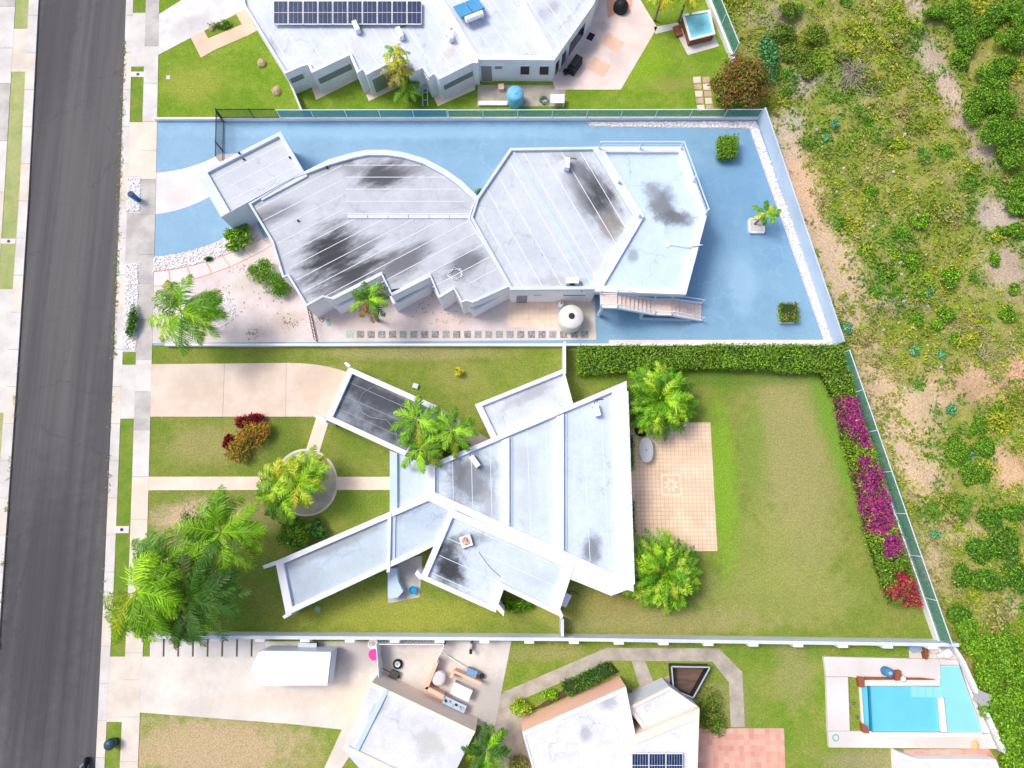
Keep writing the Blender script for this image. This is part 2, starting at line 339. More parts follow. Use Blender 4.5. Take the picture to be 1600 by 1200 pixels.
LAWND = M('lawn_patchy', S(118, 150, 44), S(150, 156, 72), scale=.5, mott=0.35, mcol=S(90, 124, 34), rough=.95, fine=.38, fscale=9, bump=.9, bscale=24,
          patches=[(330, 1172, 120, 40, 0, S(190, 168, 130), 1.0), (1240, 1050, 26, 40, 0, TAN, .5), (1360, 1190, 60, 12, 0, S(166, 150, 120), .6), (850, 1020, 60, 10, 0, TAN, .5), (1120, 1100, 40, 30, 0, S(150, 146, 92), .6)])
VERGE = M('verge_grass', S(106, 140, 44), S(140, 150, 66), scale=.6, mott=0.5, mcol=S(90, 128, 30), rough=.95, fine=.3, fscale=16, bump=.6, bscale=34)
VERGEP = M('verge_grass_pale', S(150, 166, 100), S(176, 178, 120), scale=.6, rough=.95, fine=.25, fscale=16, bump=.6, bscale=34)
BLUE = M('blue_paint', S(132, 171, 197), S(116, 157, 187), scale=.35, mott=.15, mcol=S(152, 188, 206), crack=(.3, .02, .3, S(172, 202, 216)), rough=.6, fine=.08, bump=.06, contrast=(.3, .7),
         patches=[(620, 205, 300, 12, 0, S(150, 192, 220), .6), (1160, 440, 20, 40, 0, S(156, 194, 218), .5), (1010, 505, 30, 16, 0, S(130, 180, 206), .5), (1190, 290, 90, 90, 0, S(94, 144, 186), .4), (1000, 185, 120, 6, 0, S(168, 204, 224), .4)])
BLUEL = M('blue_paint_pale', S(140, 186, 216), S(128, 174, 208), scale=.5, rough=.6, fine=.05)
SAND = M('pale_sand', S(222, 211, 210), S(208, 194, 190), scale=.5, fine=.12, fscale=20, bump=.3, bscale=40,
         patches=[(450, 500, 22, 14, 0, S(190, 176, 160), .55), (390, 440, 30, 12, 20, S(196, 184, 168), .5), (560, 500, 40, 12, 0, S(216, 196, 180), .5), (685, 500, 50, 10, 0, S(220, 198, 180), .6), (400, 520, 14, 10, 0, S(176, 164, 156), .5)])
WHITEC = M('white_concrete', S(226, 217, 215), S(214, 204, 202), scale=.5, fine=.04)
PEBG = M('pebble_bed', S(212, 208, 210), S(186, 182, 184), scale=8, fine=.2, fscale=20)
PEB = M('pebble', S(238, 236, 238), S(214, 208, 206), scale=5, fine=.1)
TERRA = M('terracotta_edge', S(232, 160, 130), S(214, 140, 112))
SALM = M('salmon_paving', S(232, 196, 172), S(222, 184, 160), scale=.6, fine=.06)
WALLW = M('white_wall', S(240, 239, 240), S(230, 229, 232), scale=.6, fine=.04, rough=.75)
WALLB = M('pale_blue_wall', S(196, 214, 230), S(184, 204, 224), scale=.5, fine=.04, rough=.75)
WALLG = M('grey_white_wall', S(214, 220, 228), S(202, 210, 220), scale=.5, fine=.04)
BEIGE = M('beige_wall', S(240, 224, 208), S(232, 216, 200), scale=.5, fine=.04)
PEACH = M('peach_wall', S(246, 198, 172), S(240, 190, 164), scale=.5, fine=.04)
DARK = M('dark_metal', S(40, 42, 50), rough=.5, fine=0)
GLASSD = M('window_glass', S(52, 60, 70), S(40, 46, 54), rough=.15, fine=0, spec=.6)
LOUV = M('louvre', S(150, 156, 132), S(126, 132, 112), rough=.5)
DOOR = M('grey_door', S(140, 142, 142), rough=.6, fine=.02)
WHITEM = M('white_metal', S(238, 240, 244), rough=.4, fine=0)
STEEL = M('pale_steel', S(196, 206, 214), rough=.4, fine=0, metal=.3)
BLACK = M('black_cover', S(36, 42, 48), S(28, 32, 38), rough=.6)
TEALF = sheer('teal_windscreen', S(84, 160, 146), .42)
TEALB = sheer('blue_windscreen', S(80, 166, 180), .55)
BROWN = M('brown_wood', S(150, 92, 62), S(130, 78, 52), rough=.7)
STONE = M('stone', S(200, 176, 146), S(176, 150, 122), scale=3)
POOLW = None
# ---------------------------------------------------------------- ground, field, road
m = MB(); m.add([(-900, -900, -.12), (900, -900, -.12), (900, 900, -.12), (-900, 900, -.12)], [(0, 1, 2, 3)])
FIELDM = M('field_soil', S(136, 146, 52), S(176, 158, 108), scale=.5, mott=.6, mcol=S(108, 134, 36), rough=1, fine=.35, fscale=7, bump=1.0, bscale=9, contrast=(.4, .62),
   patches=[(1244, 290, 34, 80, 18, S(218, 182, 150), .95), (1300, 410, 34, 70, 20, S(204, 178, 150), .9), (1225, 215, 24, 40, 18, S(200, 178, 156), .9), (1320, 500, 26, 60, 20, S(190, 170, 138), .8), (1375, 610, 24, 60, 18, S(206, 180, 150), .8), (1405, 700, 24, 50, 18, S(208, 182, 152), .8), (1450, 880, 24, 40, 18, S(198, 174, 142), .7), (1350, 470, 40, 40, 0, S(190, 168, 140), .6), (1425, 20, 18, 40, 0, S(190, 172, 158), .85), (1455, 90, 22, 40, 20, S(190, 170, 156), .85),
            (1480, 140, 20, 34, 20, S(192, 170, 154), .85), (1505, 190, 18, 24, 20, S(190, 168, 156), .8), (1530, 240, 22, 26, 20, S(184, 166, 156), .8), (1555, 340, 30, 30, 10, S(184, 168, 160), .85), (1570, 420, 34, 40, 0, S(188, 166, 152), .8),
            (1520, 600, 60, 30, 0, S(204, 166, 136), .8), (1430, 640, 40, 40, 0, S(206, 178, 148), .8), (1440, 740, 30, 60, 15, S(208, 182, 150), .85), (1570, 730, 30, 30, 0, S(212, 172, 140), .8), (1490, 820, 40, 26, 0, S(196, 174, 140), .7),
            (1590, 580, 16, 26, 0, S(220, 176, 146), .9), (1580, 950, 14, 14, 0, S(210, 180, 150), .8), (1330, 120, 14, 12, 0, S(186, 176, 168), .8), (1210, 30, 40, 22, 0, S(176, 164, 140), .8), (1250, 130, 22, 20, 0, S(180, 166, 156), .8), (1235, 190, 20, 20, 0, S(186, 176, 160), .8)], pz=0)
tag(obj('ground', m, FIELDM), kind='structure')
def fence_x(y):     # world x of the rear boundary line, used to keep the field low beside it
    pts = [W(1105, 0), W(1146, 101), W(1183, 187), W(1303, 540), W(1307, 556), W(1464, 1001), W(1480, 1002), W(1500, 1030), W(1566, 1172), W(1580, 1200)]
    pts = [Vector((pts[0].x-6, 60, 0))]+pts+[Vector((pts[-1].x+8, -60, 0))]
    for a, b in zip(pts, pts[1:]):
        if b.y <= y <= a.y: return a.x+(b.x-a.x)*(a.y-y)/(a.y-b.y)
    return pts[0].x if y > 0 else pts[-1].x
ny, nx = 130, 70; V = []; Fc = []
for j in range(ny+1):
    y = -45+j*(110/ny); x0 = fence_x(y)-.3
    for i in range(nx+1):
        d = 50*(i/nx)**1.3; x = x0+d
        z = -.06+min(1, d/5)*(.22*math.sin(x*.55+math.sin(y*.4))*math.cos(y*.43)+.16*math.sin(x*1.7+y*1.1)+.1*math.sin(y*2.3-x*.9)+rng.uniform(-.05, .05)+.25)
        V.append((x, y, z))
for j in range(ny):
    for i in range(nx): a = j*(nx+1)+i; Fc.append((a, a+1, a+nx+2, a+nx+1))
FIELD_V = np.array(V)
tag(obj('field', (V, Fc), FIELDM, smooth=True), kind='structure')
def field_z(x, y):
    j = min(ny, max(0, int(round((y+45)/(110/ny))))); d = max(0, x-(fence_x(-45+j*(110/ny))-.3)); i = min(nx, int(round(nx*(d/50)**(1/1.3))))
    return FIELD_V[j*(nx+1)+i][2]
# lines along the street, mapped at several stations (y of the map : x)
ST = [-150, 0, 310, 605, 905, 1200, 1300]
LN = {'rl': [72, 60, 44, 25, 4, -16, -23], 'rr': [202, 197, 187, 176, 163, 149, 144], 'kr': [213, 208, 199, 190, 178, 163, 158], 'vr': [235, 228, 219, 211, 201, 187, 182], 'sr': [257, 249, 243, 236, 228, 215, 211],
      'kl': [57, 45, 30, 9, -14, -36, -44], 'vl': [38, 24, 6, -14, -38, -62, -70], 'sl': [8, -6, -24, -46, -70, -96, -105]}
def X(k, y): return float(np.interp(y, ST, LN[k]))
def strip(a, b, y0, y1, n=4): return [(X(a, y0+(y1-y0)*i/n), y0+(y1-y0)*i/n) for i in range(n+1)]+[(X(b, y1-(y1-y0)*i/n), y1-(y1-y0)*i/n) for i in range(n+1)]
slab('road', strip('rl', 'rr', -150, 1300, 8), ASPH, 0, -.08)
for side, (a, b) in (('right', ('rr', 'kr')), ('left', ('kl', 'rl'))):
    k = tag(obj('kerb_'+side, MB().prism([tuple(p[:2]) for p in WP(strip(a, b, -150, 1300, 10), .11)], -.05, .11), CONCG), kind='structure')
    ys = list(range(-150, 1300, 58))
    for i, y in enumerate(ys):
        o = obj('kerb_stone', MB().prism([tuple(p[:2]) for p in WP(strip(a, b, y+.5, y+57.3, 2), .13)], .1, .13), (CONCW, CONC, CONCW)[i % 3], k)
# pavement slabs
def walk(name, a, b, cuts):
    w = tag(obj(name, MB().prism([tuple(p[:2]) for p in WP(strip(a, b, -150, 1300, 10), .11)], -.05, .11), CONCG), kind='structure')
    for (y0, y1, mt) in cuts: obj('slab', MB().prism([tuple(p[:2]) for p in WP(strip(a, b, y0+.5, y1-.5, 3), .1335)], .1, .1335), mt, w)
walk('pavement_right', 'vr', 'sr', [(-150, -40, CONCG), (-40, 72, CONCG), (72, 130, CONCW), (130, 190, CONCW), (190, 235, CONCP), (235, 280, CONCP), (280, 335, CONCG), (335, 398, CONCG), (398, 443, CONCG), (443, 500, CONCG), (500, 562, CONCG), (562, 612, CONCW), (612, 672, CONCG), (672, 745, CONCW), (745, 812, CONCP), (812, 905, CONCP), (905, 1020, CONC), (1020, 1062, CONC), (1062, 1120, CONC), (1120, 1190, CONC), (1190, 1300, CONC)])
walk('pavement_left', 'sl', 'vl', [(-150, 10, CONCG), (10, 75, CONCW), (75, 130, CONCW), (130, 220, CONCG), (220, 300, CONCW), (300, 380, CONC), (380, 460, CONC), (460, 560, CONCG), (560, 680, CONCW), (680, 900, CONCW), (900, 1300, CONC)])
def verge(name, a, b, parts):
    for (y0, y1, mt, nm, sk) in parts:
        p = strip(a, b, y0, y1, 4)
        if sk: p = [(x, y+(sk if (i in (0, 9) and False) else 0)) for i, (x, y) in enumerate(p)]
        slab(nm, p, mt, .105 if mt in (VERGE, VERGEP) else .125)
verge('v', 'kr', 'vr', [(-150, 20, VERGE, 'verge_grass', 0), (20, 104, CONCW, 'driveway_apron', 0), (104, 191, VERGE, 'verge_grass', 0), (191, 275, CONCP, 'driveway_apron', 0), (275, 333, PEBG, 'pebble_verge', 0), (333, 408, CONCG, 'driveway_apron', 0),
    (408, 550, PEBG, 'pebble_verge', 0), (550, 570, VERGE, 'verge_grass', 0), (570, 654, CONCW, 'driveway_apron', 0), (654, 1026, VERGE, 'verge_grass', 0), (1026, 1128, CONC, 'driveway_apron', 0), (1128, 1300, VERGE, 'verge_grass', 0)])
verge('v', 'vl', 'kl', [(-150, 45, VERGEP, 'verge_grass', 0), (45, 112, CONC, 'driveway_apron', 0), (112, 452, VERGEP, 'verge_grass', 0), (452, 645, CONCW, 'driveway_apron', 0), (645, 1300, VERGEP, 'verge_grass', 0)])
def cover(px0, px1, y0, y1, label):
    p = W((px0+px1)/2, (y0+y1)/2, .1); t = thing('meter_box', label, 'meter box', p, 'meter boxes in the verge')
    q = WP([(px0, y0), (px1, y0), (px1-1, y1), (px0-1, y1)], .13)
    obj('pad', MB().prism([tuple(a[:2]) for a in q], .08, .14), WHITEC, t); c = W((px0+px1)/2, (y0+y1)/2, .14)
    obj('lid', MB().lathe((c.x, c.y, .14), [(.12, 0), (.12, .015), (.1, .02)], 12), DARK, t)
cover(205, 226, 112, 120, 'white meter box pad set in the top grass verge')
cover(178.5, 202, 822, 833, 'white meter box pad in the verge beside the windswept palms')
cover(2, 25, 373, 381, 'white meter box pad across the road in the left verge')
# ---------------------------------------------------------------- lots
slab('lawn_top', [(250, -120), (1090, -120), (1105, 0), (1146, 101), (1183, 186), (245.5, 189)], LAWNA, .1)
slab('yard_blue', [(245, 190), (1184, 187), (1302, 540), (237.5, 540)], BLUE, .105)
slab('lawn_centre', [(237, 540.6), (1302, 540), (1307, 556), (1462, 1000), (218, 989)], LAWNC, .1)
slab('lawn_bottom', [(223, 990), (1495, 1001), (1575, 1230), (1600, 1300), (208, 1300)], LAWND, .1)
# pieces of the blue lot
curve1 = smoothpoly((243.5, 270), (300, 266), (345, 240)); curve2 = smoothpoly((242, 335), (300, 328), (347, 295))
slab('white_forecourt', curve1+[(420, 240), (420, 300)]+curve2[::-1], WHITEC, .109)
c3 = smoothpoly((240.5, 402), (310, 396), (362, 366)); c4 = smoothpoly((240, 424), (320, 418), (410, 372))
slab('pebble_strip', c3+[(400, 345), (412, 372)]+c4[::-1], PEBG, .112)
c5 = smoothpoly((239.5, 448), (330, 440), (425, 384))
slab('sand_yard', c4+[(430, 370), (500, 420), (760, 420), (929, 440), (931, 531), (235.5, 536)], SAND, .115)
pth = slab('garden_path', c4+c5[::-1], TERRA, .12)
ca = smoothpoly((240, 424), (320, 418), (410, 372), 40); cb = smoothpoly((239.5, 448), (330, 440), (425, 384), 40)
for i in range(6):
    a, b = int(i*40/6), int((i+1)*40/6)
    pts = [(p[0], p[1]+1.3) for p in ca[a:b+1]]+[(p[0], p[1]-1.3) for p in cb[a:b+1][::-1]]
    k = len(pts)//2; pts[0] = (pts[0][0]+.8, pts[0][1]); pts[k-1] = (pts[k-1][0]-.8, pts[k-1][1]); pts[k] = (pts[k][0]-.8, pts[k][1]); pts[-1] = (pts[-1][0]+.8, pts[-1][1])
    slab('paving_panel', pts, WHITEC, .13, .11, pth)
slab('cistern_pad', [(868, 470), (928, 470), (932, 531), (868, 518)], CONC, .122)
TILEB = tilemat('peach_tile', S(238, 214, 190), S(232, 206, 182), S(222, 190, 168), .42, .02)
slab('tile_terrace', [(793, 470), (868, 470), (868, 511), (793, 511)], TILEB, .126)
yard = bpy.data.objects['sand_yard']
STEP = [M('stepping_stone_%d' % k, c, d, scale=6, fine=.2) for k, (c, d) in enumerate([(S(140, 144, 140), S(172, 172, 168)), (S(124, 130, 126), S(152, 156, 152)), (S(172, 170, 166), S(110, 110, 106)), (S(160, 190, 168), S(184, 204, 188))])]
for i in range(23):
    x = 546.5+i*16.7 if i < 20 else 546.5+i*16.7
    slab('stepping_stone', [(x-5.5+random.uniform(-.5, .5), 517), (x+5.5, 517), (x+5.5, 528), (x-5.5, 528)], STEP[3] if i == 0 else STEP[random.randrange(3)], .135, .1, yard)
# loose white pebbles: too many to count
def pebbles(name, label, poly, n, r=.07, z=.115):
    q = [Vector(p[:2]) for p in WP(poly, z)]; xs = [p.x for p in q]; ys = [p.y for p in q]; m = MB(); k = 0
    def inside(x, y):
        c = False
        for a, b in zip(q, q[1:]+q[:1]):
            if (a.y > y) != (b.y > y) and x < (b.x-a.x)*(y-a.y)/(b.y-a.y)+a.x: c = not c
        return c
    while k < n:
        x, y = random.uniform(min(xs), max(xs)), random.uniform(min(ys), max(ys))
        if not inside(x, y): continue
        k += 1; s = r*random.uniform(.5, 1.3); a = random.uniform(0, 3.1); e = random.uniform(.6, 1)
        vs_ = []
        for rr, h in ((1, 0), (.75, .7)):
            for j in range(5): t = a+j*1.2566; vs_.append((x+math.cos(t)*s*rr, y+math.sin(t)*s*rr*e, z-.01+h*s))
        m.add(vs_, [(5, 6, 7, 8, 9)]+[(j, (j+1) % 5, 5+(j+1) % 5, 5+j) for j in range(5)])
    tag(obj(name, m, PEB), label, None, None, 'stuff')
pebbles('pebbles', 'white pebbles in the strip beside the curved blue drive', c3+[(385, 350)]+c4[::-1][3:], 900, .09, .115)
pebbles('pebbles', 'white pebbles on the verge south of the blue drive', strip('kr', 'vr', 412, 546), 900, .09, .125)
pebbles('pebbles', 'white pebbles on the verge around the blue can', strip('kr', 'vr', 278, 330), 420, .09, .125)
pebbles('pebbles', 'white pebbles in the border along the rear blue wall', [(920, 192), (1181, 190.5), (1303, 534), (1290, 534), (1172, 200), (922, 197)], 2600, .1, .11)
pebbles('pebbles', 'white pebbles round the foot of the windswept palm on the sand', [(352, 462), (366, 475), (368, 495), (352, 512), (330, 510), (320, 490), (332, 465)], 420, .08, .115)
slab('pebble_border', [(919, 191), (1182, 189.5), (1304, 537), (1289, 537), (1171, 201), (922, 198)], PEBG, .109)
slab('pebble_border', [(952, 531), (1290, 531), (1291, 539), (951, 539)], WHITEC, .125)
# pieces of the top lot
slab('driveway', [(248.5, 22), (290, -4), (420, -60), (440, 20), (386, 14), (369, 20), (298, 59), (246.5, 86)], DRIVA, .125)
slab('entrance_path', [(298, 59), (369, 20), (387, 13), (404, 46), (388, 55), (337, 77), (314, 90)], SALM, .13)
slab('flower_bed', [(319, 48), (369, 22), (378, 38), (325, 60)], VERGE, .134)
slab('patio', [(860, 118), (868, 140), (970, 140), (1027, 43), (1003, 4), (985, -30), (920, -30)], M('patio_pink', S(236, 216, 206), S(224, 200, 190), scale=.6, fine=.06, patches=[(942, 42, 10, 8, 0, S(180, 172, 168), .6), (922, 75, 16, 10, 50, S(176, 170, 166), .7), (965, 90, 14, 18, 50, S(196, 186, 182), .6), (890, 128, 20, 8, 0, S(190, 182, 178), .6), (985, 30, 14, 10, 0, S(196, 186, 180), .5)]), .125)
pt = bpy.data.objects['patio']
slab('paving_square', [(950, 51), (977, 67), (965, 83), (939, 68)], SALM, .131, .12, pt); slab('paving_square', [(929, 88), (955, 102), (943, 121), (917, 106)], SALM, .131, .12, pt)
slab('patio_extension', [(945, -30), (985, -30), (988, 10), (950, 28)], M('brick_pink', S(226, 178, 150), S(214, 164, 136), fine=.08), .129)
slab('tub_path', [(1022, 42), (1060, 35), (1062, 44), (1024, 53)], CONCW, .125)
slab('service_pad', [(747, 133), (868, 133), (884, 140), (882, 166), (745, 166)], GREYC, .12)
lawnt = bpy.data.objects['lawn_top']
for i in range(5):
    for j in range(2):
        x = 1083+j*14+i*1.5; y = 120+i*11
        slab('paving_stone', [(x, y), (x+11+random.uniform(-1, 1), y-.5), (x+12, y+9), (x+1, y+9+random.uniform(-.5, 1))], STONE if (i+j) % 2 else CONCP, .13, .08, lawnt)
# pieces of the centre lot
cl = bpy.data.objects['lawn_centre']
drv = slab('driveway', [(235.5, 569)]+smoothpoly((440, 567), (520, 566), (560, 590))+[(560, 660), (500, 651), (232.5, 651)], GREYC, .118)
for k, p in enumerate([[(235.5, 569), (350.5, 568), (347.5, 651), (232.5, 651)], [(351.3, 568), (447, 567), (446, 651), (348.3, 651)], [(447.8, 567)]+smoothpoly((450, 567), (522, 567), (559, 591))+[(558, 659), (500, 651), (446.8, 651)]]):
    slab('driveway_panel', p, DRIVC, .13, .1, drv)
slab('garden_walk', [(229.5, 745), (430, 744.5), (430, 765.5), (228.5, 766)], CONCP, .125); slab('garden_walk', [(522, 745), (612, 745), (612, 765.5), (522, 765.5)], CONCP, .125)
slab('garden_walk', [(494, 653), (513, 661), (499, 706), (478, 703)], CONCP, .125)
cc_ = [(478+50*math.cos(a), 754+53*math.sin(a)) for a in [i*math.pi/18 for i in range(36)]]
slab('planter_circle', cc_, CONC, .135)
slab('planter_circle_inner', [(478+(x-478)*.94, 754+(y-754)*.94) for x, y in cc_], GREYC, .141)
slab('planting_bed', [(461+31*math.cos(a), 757+30*math.sin(a)) for a in [i*math.pi/12 for i in range(24)]], M('soil', S(96, 78, 60), S(74, 60, 46), scale=3, fine=.3), .147)
slab('courtyard', [(620, 640), (680, 632), (770, 690), (700, 740), (640, 720)], GREYC, .12)
slab('courtyard_bed', [(672, 690), (715, 668), (735, 700), (690, 722)], MATS['soil'], .126)
slab('side_pad', [(605, 880), (660, 868), (656, 933), (606, 943)], CONCG, .12)
TILEC = tilemat('patio_tile', S(240, 212, 182), S(234, 204, 172), S(214, 176, 148), .29, .03)
pat = slab('patio', [(985, 660), (1110, 660), (1121, 861), (988, 861)], TILEC, .13)
MED = M('medallion_orange', S(240, 196, 164), S(232, 184, 152)); MEDC = M('medallion_cream', S(242, 222, 200))
slab('medallion_border', [(1033, 741), (1063, 741), (1064, 774), (1034, 774)], MEDC, .135, .12, pat)
slab('medallion', [(1035, 743.5), (1061.5, 743.5), (1062.3, 771.5), (1035.7, 771.5)], MED, .139, .12, pat)
mc = W(1048.7, 757.5, .14)
for k in range(8):
    a = k*math.pi/4+.39; mm = MB(); d = Vector((math.cos(a), math.sin(a))); n_ = Vector((-d.y, d.x))
    mm.prism([tuple(Vector(mc[:2])+d*.1), tuple(Vector(mc[:2])+d*.36+n_*.11), tuple(Vector(mc[:2])+d*.58), tuple(Vector(mc[:2])+d*.36-n_*.11)], .13, .143)
    obj('petal', mm, MEDC, pat)
# pieces of the bottom lot
slab('driveway', [(219, 1026), (400, 1026), (400, 1002), (799, 1002), (772, 1140), (700, 1120), (600, 1080), (560, 1160), (515, 1230), (500, 1215), (534, 1140), (452, 1131), (214.5, 1113)], DRIVD, .13)
slab('strip_bed', [(236, 994), (402, 994), (402, 1029), (234, 1029)], M('brown_soil', S(120, 96, 84), S(104, 82, 72)), .106)
sb_ = bpy.data.objects['strip_bed']
for i in range(8):
    x = 219+i*22.9+16; slab('slab', [(x-.2, 994), (x+19.5, 994), (x+19, 1028.5), (x-1, 1028.5)], CONCW, .132, .09, sb_)
slab('garden_path', [(770, 1095), (790, 1080), (948, 1012), (1123, 1013), (1160, 1050), (1164, 1136), (1142, 1136), (1139, 1066), (1113, 1034), (955, 1032), (800, 1100), (800, 1140), (760, 1150)], GREYC, .125)
slab('garden_path', [(987, 1033), (1008, 1033), (1025, 1075), (1003, 1085)], GREYC, .121)
slab('side_court', [(775, 1100), (830, 1110), (850, 1200), (790, 1210), (740, 1160)], GREYC, .118)
slab('side_court', [(970, 1085), (1045, 1055), (1055, 1080), (985, 1120)], GREYC, .117)
TILED = tilemat('brick_patio', S(226, 180, 160), S(212, 152, 132), S(206, 176, 160), .36, .012, 0, 0, .8)
slab('patio', [(1086, 1138), (1225, 1138), (1229, 1250), (1086, 1250)], TILED, .125)
slab('planting_bed', [(900, 1065), (955, 1035), (968, 1050), (850, 1105), (830, 1110)], MATS['soil'], .112)
# ---------------------------------------------------------------- houses
def roofmat(name, c1, c2, stains, z, stretch=None, scale=.5, pstretch=None):
    return M(name, c1, c2, scale=scale, rough=.75, fine=.06, fscale=10, stretch=stretch, contrast=(.35, .68), patches=stains, pz=z, hi=1.35, lo=.35, mott=.3, mcol=tuple(x*.72 for x in c2[:3])+(1,), pstretch=pstretch, crack=(.22, .012, .5, S(120, 124, 130)))
K1 = S(58, 60, 66); K2 = S(104, 106, 112); K3 = S(160, 162, 166)
def wing(t, poly, z, ph, ws, roof, wallm, parm=None, zb=0.0, jut=None):
    """one block of a house: walls, roof deck and parapet pieces; the outline is mapped at the parapet top"""
    P = [Vector(p[:2]) for p in WP(poly, z+ph)]
    obj('wall', MB().prism([tuple(p) for p in P], zb, z), wallm, t)
    I = inset(P, ws)
    r = obj('roof', MB().prism([tuple(p) for p in inset(P, [max(w, .004) for w in ws])], z, z+.03), roof, t)
    n = len(P)
    for i in range(n):
        if ws[i] > .01:
            j = (i+1) % n; obj('parapet', MB().prism([tuple(P[i]), tuple(P[j]), tuple(I[j]), tuple(I[i])], z, z+ph), parm or wallm, t)
    return r, P, I
def beam(t, poly, z0, z1, mat, name='parapet'):
    return obj(name, MB().prism([tuple(p[:2]) for p in WP(poly, z1)], z0, z1), mat, t)
def seams(r, t0, a0, d, n, step, z, mat, lens=None, w=.05):
    for k in range(n): pass
def clip_line(P, o, d):
    """interval of the line o+t*d inside polygon P (convex or not: all spans)"""
    ts = []
    n = len(P)
    for i in range(n):
        a, b = P[i], P[(i+1) % n]; e = b-a; cr = d.x*e.y-d.y*e.x
        if abs(cr) < 1e-9: continue
        w = a-o; t = (w.x*e.y-w.y*e.x)/cr; u = (w.x*d.y-w.y*d.x)/cr
        if 0 <= u < 1: ts.append(t)
    ts.sort(); return list(zip(ts[::2], ts[1::2]))
def seamset(parent, P, p0, p1, step, z, mat, w=.045, off=0.0, h=.012):
    """raised membrane laps across a roof deck, parallel to the mapped line p0-p1"""
    a, b = W(p0[0], p0[1], z), W(p1[0], p1[1], z); d = Vector((b.x-a.x, b.y-a.y)).normalized(); nrm = Vector((-d.y, d.x)); o = Vector(a[:2])
    pr = [(p-o).dot(nrm) for p in P]; k0 = math.ceil((min(pr)-off)/step); k1 = math.floor((max(pr)-off)/step)
    for k in range(k0, k1+1):
        q = o+nrm*(k*step+off)
        for (t0, t1) in clip_line(P, q, d):
            if t1-t0 > .6:
                A = q+d*(t0+.06); B = q+d*(t1-.06); obj('roof_seam', MB().wall(A, B, w, z+.02, z+.03+h), mat, parent)
def face_item(t, name, a, b, u0, u1, z0, z1, mat, dep=.04, sign=1, slats=0, slatm=None):
    """a window or door on the wall between plan points a and b; u along the wall 0..1"""
    a = Vector(a[:2]); b = Vector(b[:2]); d = (b-a); p = a+d*u0; q = a+d*u1; nrm = Vector((-d.y, d.x)).normalized()*sign
    m_ = MB(); c = nrm*(dep/2-.01); m_.wall(p+c, q+c, dep+.02, z0, z1)
    o = obj(name, m_, mat, t)
    if slats:
        for k in range(slats):
            s = MB(); f = (k+.5)/slats; x = p+(q-p)*f; w_ = (q-p).length/slats*.45
            s.wall(x-(q-p).normalized()*w_/2+nrm*(dep+.02), x+(q-p).normalized()*w_/2+nrm*(dep+.02), .03, z0+.03, z1-.03)
            obj('louvre', s, slatm or LOUV, o)
    fr = MB(); pad = (q-p).normalized()*.05
    fr.wall(p-pad+c*1.4, q+pad+c*1.4, dep+.05, z1, z1+.05); obj('lintel', fr, WHITEM, o)
    fr = MB(); fr.wall(p-pad+c*1.4, q+pad+c*1.4, dep+.05, z0-.05, z0); obj('sill', fr, WHITEM, o)
    return o
def ac_unit(label, px, py, z, ang=0, sx=.85, sy=.35, sz=.6, mat=None):
    c = W(px, py, z+sz/2); t = thing('air_conditioner', label, 'air conditioner', (c.x, c.y, z), 'outdoor air conditioner units')
    d = Vector((math.cos(ang), math.sin(ang)))
    for s in (-.32, .32): obj('foot', MB().box((c.x+d.x*sx*s, c.y+d.y*sx*s, z-.01), .06, sy*1.15, .07, ang), DARK, t)
    obj('casing', MB().box((c.x, c.y, z+.06), sx, sy, sz-.06, ang), mat or WHITEM, t)
    n_ = Vector((d.y, -d.x)); f = MB(); o = Vector((c.x, c.y, z+sz*.52))+Vector((n_.x, n_.y, 0))*(sy/2+.002)
    f.tube([o, o+Vector((n_.x, n_.y, 0))*.02], sz*.36, 14); obj('fan_grille', f, DARK, t)
    h = MB(); e = Vector((c.x, c.y, z+.25))+Vector((d.x, d.y, 0))*(sx/2)
    h.tube([e, e+Vector((d.x*.18, d.y*.18, .05)), e+Vector((d.x*.3+n_.x*.3, d.y*.3+n_.y*.3, -.21)), e+Vector((d.x*.25+n_.x*.7, d.y*.25+n_.y*.7, -.22))], .025, 6); obj('hose', h, DARK, t)
    return t
SEAM = M('seam_white', S(230, 232, 236), fine=.02); SEAMG = M('seam_grey', S(226, 228, 234), fine=.1)
# ---- top house
hA = thing('house', 'white house with zigzag bays under the long solar array at the top', 'house', W(600, 60, 0))
zA = 2.55; phA = .25
RA = roofmat('roof_top_house', S(216, 223, 232), S(198, 206, 217), [(420, 75, 20, 14, 0, K3, .5), (590, 45, 60, 20, -25, S(200, 204, 214), .5), (700, 85, 16, 10, 60, S(206, 190, 178), .6), (560, 78, 40, 14, -25, S(206, 204, 208), .5), (830, 90, 22, 7, 0, S(176, 170, 168), .8), (865, 10, 12, 12, 0, K3, .7), (850, 22, 12, 16, 0, K3, .5)], 2.6)
pA = [(368, -60), (380, 8), (445, 115), (470, 104), (481, 101), (487, 114), (546, 86), (558, 114), (567, 108), (572, 117), (630, 88), (638, 117), (660, 106), (670, 121), (678, 115), (686, 124), (738, 98), (738, 93), (866, 94), (928, 6), (950, -60)]
wA = [.18, .18, .12, .12, .2, .22, .2, .1, .2, .22, .2, .12, .2, .12, .2, .22, .1, .4, .15, .15, .1]
rA, PA, IA = wing(hA, pA, zA, phA, wA, RA, WALLW)
seamset(rA, [Vector(p) for p in IA], (481, 101), (430, 20), 1.15, zA, SEAM)
beam(hA, [(674, -10), (688, -10), (747, 88), (738, 92)], zA+.02, zA+.3, WALLW); beam(hA, [(812, 0), (818, -2), (868, 86), (858, 90)], zA+.02, zA+.29, WALLW)
beam(hA, [(738, 90), (747, 90), (747, 98), (738, 98)], 0, zA+.36, WALLW, 'column')
